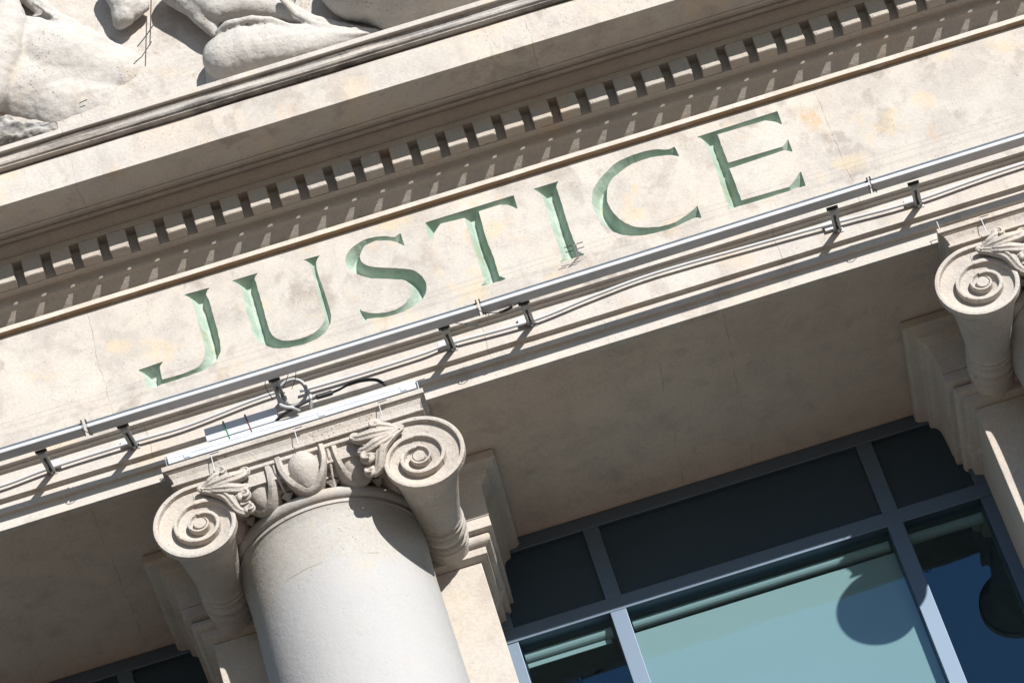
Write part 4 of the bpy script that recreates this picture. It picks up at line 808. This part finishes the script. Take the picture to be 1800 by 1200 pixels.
lamp_bar(-0.084, 1.693, 13.371, 13.383, 'lamp bar under the letters T I C E of the frieze')
lamp_bar(1.713, 3.48, 13.385, 13.393, 'rightmost lamp bar running out of the right edge')

arm_labels = {-2.10: 'lamp arm nearest the left edge below the leftmost lamp bar',
              -1.722: 'lamp arm below the J, left of the foreground capital',
              -0.258: 'lamp arm left of the cable gap under the T',
              0.108: 'lamp arm right of the cable gap under the T',
              1.528: 'lamp arm below the right end of the E, left of the rightmost joint',
              1.902: 'lamp arm nearest the right edge of the picture'}
arm0 = None
def arm(xf, xt, label, group='slotted metal lamp arms'):
    global arm0
    t = thing('wall_bracket', (xf, 0.042, 13.392), label, 'bracket', group)
    dx = xt - xf
    def slant(bm):
        for v in bm.verts:
            f = -v.co.y / 0.175; v.co.x += dx * f; v.co.z -= 0.022 * f
    bm = bmesh.new()          # two side rails and two ends leave a slot
    for a, b in ((-0.0175, -0.0065), (0.0065, 0.0175)): box(bm, a, b, -0.176, -0.002, -0.008, 0.004)
    box(bm, -0.0063, 0.0063, -0.022, -0.002, -0.008, 0.004); box(bm, -0.0063, 0.0063, -0.176, -0.14, -0.008, 0.004)
    pass
    slant(bm); link('arm', bm, M['zinc'], t, bevel=0.0012)
    bm = bmesh.new(); box(bm, -0.0058, 0.0058, -0.139, -0.0225, 0.0005, 0.003); slant(bm); link('slot_liner', bm, M['black'], t)
    bm = bmesh.new(); box(bm, -0.026, 0.026, -0.190, -0.168, 0.0045, 0.0105); slant(bm); link('clamp_plate', bm, M['black'], t, bevel=0.001)
    bm = bmesh.new(); box(bm, -0.022, 0.024, -0.004, 0.0005, -0.016, 0.020); link('foot_plate', bm, M['zinc'], t, bevel=0.001)
    bm = bmesh.new(); lathe(bm, [(0.006, -0.016), (0.006, -0.0082), (0.004, -0.0081)], 8, 0.0, -0.012); link('bolt', bm, M['alu'], t)
    return t
for xf, xt in ((-2.10, -2.108), (-1.722, -1.735), (-0.258, -0.268), (0.108, 0.098), (1.528, 1.516), (1.902, 1.890)):
    arm(xf, xt, arm_labels[xf])
arm(-1.040, -1.045, 'lamp arm above the foreground capital, wrapped in grey coiled conduit')

# white junction plates on the conduit by each arm
plates = {-2.075: 'small white conduit clip beside the arm nearest the left edge', -1.755: 'small white conduit clip left of the arm below the J',
          -0.292: 'small white conduit clip left of the arm left of the cable gap', 0.075: 'small white conduit clip left of the arm right of the cable gap',
          1.494: 'small white conduit clip by the arm below the right end of the E', 1.868: 'small white conduit clip by the arm nearest the right edge'}
for x, lb in plates.items():
    bm = bmesh.new(); box(bm, -0.019, 0.019, -0.013, 0.0, -0.020, 0.022)
    box(bm, -0.0205, 0.0205, -0.0155, -0.0132, -0.0215, 0.0235)
    o = link('conduit_clip', bm, M['white_pvc'], None, loc=(x, 0.0415, 13.418), bevel=0.002)
    tag(o, lb, 'clip', 'white clips on the conduit')

def cable(name, pts, r, mat, label, cat, group=None, k=8, n=10, flat=1.0):
    bm = bmesh.new(); c = cr(pts, k); base = Vector(pts[0]); tube(bm, [p - base for p in c], r, n)
    o = link(name, bm, mat, None, smooth=True, loc=base); tag(o, label, cat, group); return o
PY = 0.019
pts = [(-3.6, 13.40), (-2.7, 13.395), (-2.336, 13.383), (-2.10, 13.399), (-1.72, 13.402), (-1.47, 13.40), (-1.178, 13.428), (-1.046, 13.434)]
cable('conduit_pipe', [(x, PY, z) for x, z in pts], 0.0075, M['white_pvc'], 'left length of thin white conduit pipe on the architrave', 'pipe', 'white conduit pipes')
pts = [(-0.955, 13.399), (-0.70, 13.394), (-0.398, 13.397), (-0.252, 13.407), (0.113, 13.394), (0.40, 13.425), (0.696, 13.446), (1.1, 13.436), (1.52, 13.420), (1.60, 13.416), (1.899, 13.405), (2.406, 13.427), (3.4, 13.42)]
cable('conduit_pipe', [(x, PY, z) for x, z in pts], 0.0075, M['white_pvc'], 'long sagging white conduit pipe right of the coiled conduit', 'pipe', 'white conduit pipes')
# joints between the lamp bars: short dangling leads
for x, z, lb in ((-0.095, 13.371, 'thin black lead dangling at the lamp joint under the T'), (1.703, 13.384, 'thin black lead looped at the lamp joint right of the E'), (-1.892, 13.376, 'thin black lead at the lamp joint left of the J')):
    cable('lamp_lead', [(x - 0.008, -0.205, z + 0.02), (x - 0.010, -0.202, z - 0.006), (x + 0.006, -0.19, z - 0.018), (x + 0.016, -0.165, z - 0.014), (x + 0.020, -0.15, z - 0.004), (x + 0.012, -0.19, z + 0.012)], 0.0019, M['black'], lb, 'cable', 'leads at the lamp joints', n=6)
cable('connector_cable', [(-0.085, -0.17, 13.362), (-0.02, -0.155, 13.352), (0.02, -0.15, 13.358), (0.05, -0.152, 13.366), (0.085, -0.155, 13.371)], [0.002] * 9 + [0.0065] * 14 + [0.002] * 10, M['black'], 'black in-line connector cable hanging under the lamp bar right of the T joint', 'cable', k=8)
cable('connector_cable', [(-0.215, -0.155, 13.366), (-0.18, -0.14, 13.360), (-0.15, -0.13, 13.35), (-0.115, -0.12, 13.338), (-0.085, -0.125, 13.337), (-0.065, -0.15, 13.352), (-0.075, -0.18, 13.368)], [0.002] * 9 + [0.0055] * 14 + [0.0016] * 26, M['grey_pvc'], 'thin grey looped cable hanging left of the T joint', 'cable', k=8)

# ------------------------------------------------------------------ equipment above the first capital
t = thing('cable_tray', (-1.025, -0.012, ZS), 'long white metal cable tray lying on the foreground capital', 'tray')
bm = bmesh.new(); box(bm, -1.592, -0.460, -0.014, 0.062, ZS + 0.001, ZS + 0.052); link('tray_body', bm, M['galv'], t, world=True, bevel=0.002)
bm = bmesh.new(); box(bm, -1.560, -0.500, -0.0155, -0.0142, ZS + 0.026, ZS + 0.051); link('tray_lid', bm, M['alu_white'], t, world=True, bevel=0.0006)
for x in (-1.52, -0.905, -0.53):
    bm = bmesh.new(); box(bm, x, x + 0.028, -0.0175, -0.0157, ZS + 0.006, ZS + 0.047); box(bm, x + 0.006, x + 0.022, -0.0185, -0.0176, ZS + 0.012, ZS + 0.022); link('joint_strap', bm, M['galv'], t, world=True)
t = thing('junction_box', (-1.22, 0.02, ZS + 0.053), 'square white junction box standing on the left part of the cable tray', 'box')
bm = bmesh.new(); box(bm, -1.395, -1.085, -0.010, 0.060, ZS + 0.0535, ZS + 0.126); link('box_body', bm, M['galv'], t, world=True, bevel=0.002)
bm = bmesh.new(); box(bm, -1.405, -1.075, -0.0155, -0.0105, ZS + 0.0575, ZS + 0.130); link('box_lid', bm, M['alu_white'], t, world=True, bevel=0.0015)
for x, m, lb in ((-1.305, M['green_tie'], 'green cable tie standing up across the junction box'), (-1.205, M['red_tie'], 'reddish brown cable tie across the junction box')):
    cable('cable_tie', [(x, -0.018, ZS + 0.035), (x - 0.003, -0.0185, ZS + 0.075), (x - 0.008, -0.022, ZS + 0.112), (x - 0.010, -0.02, ZS + 0.135)], [0.0026] * 20 + [0.0045] * 5, m, lb, 'cable tie', 'cable ties on the junction box', n=6)
cable('power_cable', [(-1.09, -0.01, ZS + 0.058), (-1.05, -0.035, ZS + 0.062), (-0.99, -0.05, ZS + 0.068), (-0.93, -0.05, ZS + 0.082), (-0.89, -0.04, ZS + 0.095), (-0.84, -0.035, ZS + 0.098), (-0.79, -0.03, ZS + 0.106), (-0.74, -0.025, ZS + 0.122), (-0.68, -0.02, ZS + 0.125), (-0.62, -0.012, ZS + 0.112), (-0.585, 0.0, ZS + 0.078)],
      [0.0075] * 32 + [0.012] * 12 + [0.0055] * 12 + [0.0075] * 25, M['black'], 'black power cable with a taped splice arching over the tray', 'cable')
# coil of grey conduit round the arm
def coil(cx, cy, cz, R, turns, r, tilt, label):
    bm = bmesh.new(); pts = []
    for i in range(int(40 * turns)):
        a = 2 * PI * i / 40; q = Vector((math.cos(a) * R * (1 + 0.05 * math.sin(a * 0.7)), 0.010 * i / 40 - 0.0, math.sin(a) * R * 0.95))
        q.rotate(Matrix.Rotation(tilt, 3, 'X')); pts.append(q)
    tube(bm, pts, r, 10); o = link('conduit_coil', bm, M['grey_pvc'], None, smooth=True, loc=(cx, cy, cz)); tag(o, label, 'conduit', 'coiled conduit above the foreground capital')
coil(-0.985, -0.055, 13.345, 0.062, 1.85, 0.0075, 0.35, 'large loop of grey flexible conduit above the foreground capital')
cable('conduit_tail', [(-1.045, -0.03, 13.34), (-1.05, -0.05, 13.30), (-1.03, -0.055, 13.275), (-1.0, -0.05, 13.262), (-0.98, -0.03, ZS + 0.058)], 0.0085, M['grey_pvc'], 'grey conduit tail dropping from the coil into the tray', 'conduit')
cable('conduit_tail', [(-0.925, -0.05, 13.34), (-0.915, -0.05, 13.31), (-0.918, -0.045, 13.28), (-0.93, -0.02, ZS + 0.06)], 0.0085, M['grey_pvc'], 'short grey conduit on the right side of the coil', 'conduit')
for i, (a, b, c_) in enumerate((((-1.06, -0.19, 13.375), (-1.09, -0.12, 13.375), (-1.075, -0.06, 13.33)), ((-0.97, -0.17, 13.39), (-0.985, -0.12, 13.385), (-1.02, -0.07, 13.37)), ((-0.935, -0.17, 13.39), (-0.955, -0.10, 13.38), (-0.985, -0.06, 13.36)))):
    cable('thin_lead', [a, b, c_], 0.0016, M['black'], ('thin black lead curling left of the wrapped lamp arm', 'thin black lead right beside the wrapped lamp arm', 'outer thin black lead right of the wrapped lamp arm')[i], 'cable', 'thin leads round the wrapped lamp arm', n=6)
# wire ties round the wrapped arm
bm = bmesh.new()
for k in range(5):
    y = -0.02 - k * 0.03
    tube(bm, [(math.cos(a) * 0.021, y + math.sin(a * 2) * 0.006, math.sin(a) * 0.012) for a in np.linspace(0, 2 * PI, 14)], 0.0022, 6)
ball(bm, (0.0, -0.02, -0.006), 0.024, (1, 1, 0.7), 2)
o = link('wire_wrap', bm, M['zinc'], None, loc=(-1.04, 0.03, 13.385)); tag(o, 'wire wrapping wound round the lamp arm above the capital', 'wire')

# ------------------------------------------------------------------ bird wire posts
def post(x, y, z, h, label):
    t = thing('bird_wire_post', (x, y, z), label, 'bird wire post', 'thin bird wire posts')
    bm = bmesh.new(); tube(bm, [(0, 0, 0), (0.001, -0.001, h)], 0.0021, 6); link('post', bm, M['alu_white'], t)
    bm = bmesh.new(); tube(bm, [(-0.002, -0.002, h * 0.98), (0.038, -0.002, h * 0.99)], 0.0021, 6); link('spring', bm, M['black'], t)
    return t
zt = ZS - 0.112
post(-1.405, -0.02, ZS - 0.120, 0.100, 'bird wire post standing over the left leaf of the foreground capital')
post(-1.025, -0.02, ZS - 0.110, 0.088, 'bird wire post standing over the middle egg of the foreground capital')
post(-0.640, -0.02, ZS - 0.120, 0.100, 'bird wire post standing over the right leaf of the foreground capital')
post(XC[1] - 0.40, -0.02, ZS - 0.120, 0.100, 'bird wire post standing over the leaf of the right edge capital')
post(-1.602, 0.005, ZS, 0.055, 'bird wire post at the left end of the cable tray')
post(XC[1] - 0.58, 0.01, ZS, 0.055, 'bird wire post on the left corner of the right edge capital')
post(-0.452, 0.01, ZS, 0.055, 'bird wire post at the right end of the cable tray')
# pins and wires on the frieze
t = thing('bird_wire_post', (0.40, -0.03, 13.63), 'double bird wire anchor in front of the foot of the letter I', 'bird wire post', 'thin bird wire posts')
bm = bmesh.new()
for dx in (-0.004, 0.004): tube(bm, [(dx, 0.03, 0.02), (dx - 0.001, -0.06, 0.02)], 0.0018, 6)
link('post', bm, M['alu_white'], t)
bm = bmesh.new()
for dz, yy in ((0.024, -0.055), (0.02, -0.025)):
    tube(bm, [(-0.052, yy, dz), (-0.014, yy, dz)], 0.0022, 6); tube(bm, [(0.006, yy, dz), (0.036, yy, dz)], 0.0022, 6)
link('spring', bm, M['black'], t)
for yy, dz, lb in ((-0.058, 0.024, 'upper hair thin bird wire crossing the feet of the letters'), (-0.028, 0.02, 'lower hair thin bird wire crossing the feet of the letters')):
    bm = bmesh.new(); tube(bm, [(-3.0, yy, 0.0), (3.4, yy, 0.004)], 0.0004, 5)
    o = link('bird_wire', bm, M['zinc'], None, loc=(0, 0, 13.652 + (0.004 if dz > 0.022 else 0))); tag(o, lb, 'wire', 'bird wires along the frieze')
# ------------------------------------------------------------------ tympanum and its carved figures
bm = bmesh.new(); box(bm, XA, XB, 0.035, 0.6, 14.83, 18.4)
bmesh.ops.subdivide_edges(bm, edges=bm.edges, cuts=3)
tw = link('tympanum_wall', bm, M['tymp'], ent, world=True)
def chain(bm, pts, flat=0.8):
    c = []
    for (a, b) in zip(pts, pts[1:]):
        d = (Vector(b[:3]) - Vector(a[:3])).length; n = max(2, int(d / (0.35 * max(min(a[3], b[3]), 0.008))))
        for i in range(n):
            t = i / n; c.append([a[j] * (1 - t) + b[j] * t for j in range(4)])
    c.append(list(pts[-1]))
    for x, y, z, r in c: ball(bm, (x, y, z), r, (1, flat, 1), 2 if r < 0.03 else 3)
def figure(names, voxel, label, cat, name, smooth_it=6, extra=None, rough=0.004, rs=20, mat='sculpt'):
    bm = bmesh.new()
    for n_ in names: chain(bm, SC[n_])
    base = Vector(SC[names[0]][0][:3])
    bmesh.ops.translate(bm, vec=-base, verts=bm.verts)
    o = link(name, bm, M[mat], None, smooth=True, loc=base); tag(o, label, cat)
    r = o.modifiers.new('remesh', 'REMESH'); r.mode = 'VOXEL'; r.voxel_size = voxel; r.use_smooth_shade = True
    s_ = o.modifiers.new('smooth', 'SMOOTH'); s_.iterations = smooth_it; s_.factor = 0.6
    tx = bpy.data.textures.new('worn_surface', 'CLOUDS'); tx.noise_scale = 1.0 / rs * 2; tx.noise_depth = 3
    d = o.modifiers.new('wear', 'DISPLACE'); d.texture = tx; d.strength = rough * 2; d.mid_level = 0.5
    tx2 = bpy.data.textures.new('tool_marks', 'CLOUDS'); tx2.noise_scale = 0.035; tx2.noise_depth = 4
    d2 = o.modifiers.new('tool_marks', 'DISPLACE'); d2.texture = tx2; d2.strength = 0.0045 + rough * 0.35; d2.mid_level = 0.5
    return o
figure(['hip', 'hip_foot', 'drape', 'drape2', 'drape3', 'fold1', 'fold2', 'fold3'], 0.008, 'carved reclining figure with rounded hip under a draped cloth in the tympanum', 'sculpture', 'relief_figure', 3, rough=0.003)
figure(['right', 'right_leg'], 0.011, 'carved smooth rounded body at the top edge right of the draped figure', 'sculpture', 'relief_figure', 5, rough=0.003, rs=12)
figure(['mound', 'torso', 'arm', 'fold_b', 'fold_d', 'crease3'], 0.010, 'broad pale carved mass with worn folds in the top left corner', 'sculpture', 'relief_figure', 4, rough=0.010, rs=9)
figure(['rock'], 0.010, 'rough carved stone lump hanging from the top edge left of the wires', 'sculpture', 'relief_lump', 2, rough=0.016, rs=16)
figure(['rubble'], 0.008, 'dark weathered carved foliage low at the left edge above the cornice', 'sculpture', 'relief_foliage', 1, rough=0.034, rs=40, mat='dirty')
cable('bird_wire', [(-1.109, -0.05, 15.94), (-1.147, -0.05, 15.767), (-1.179, -0.05, 15.625)], 0.0028, M['black'], 'dark upright wire hanging on the pale tympanum near the top edge', 'wire', n=6)
cable('bird_wire', [(-1.118, -0.052, 15.769), (-1.181, -0.052, 15.694), (-1.237, -0.052, 15.639)], 0.0028, M['black'], 'short slanting dark wire crossing the upright one on the tympanum', 'wire', n=6)

t = thing('bird_wire_post', (-1.574, -0.085, 15.275), 'small two pronged wire anchor low on the pale tympanum at the left', 'bird wire post', 'thin bird wire posts')
bm = bmesh.new(); tube(bm, [(0, 0, 0), (0.006, 0, 0.092)], 0.002, 6); link('post', bm, M['zinc'], t)
bm = bmesh.new(); tube(bm, [(0.006, 0, 0.090), (0.046, 0, 0.098)], 0.0022, 6); tube(bm, [(0.005, 0, 0.062), (0.030, 0, 0.066)], 0.0022, 6); link('spring', bm, M['black'], t)
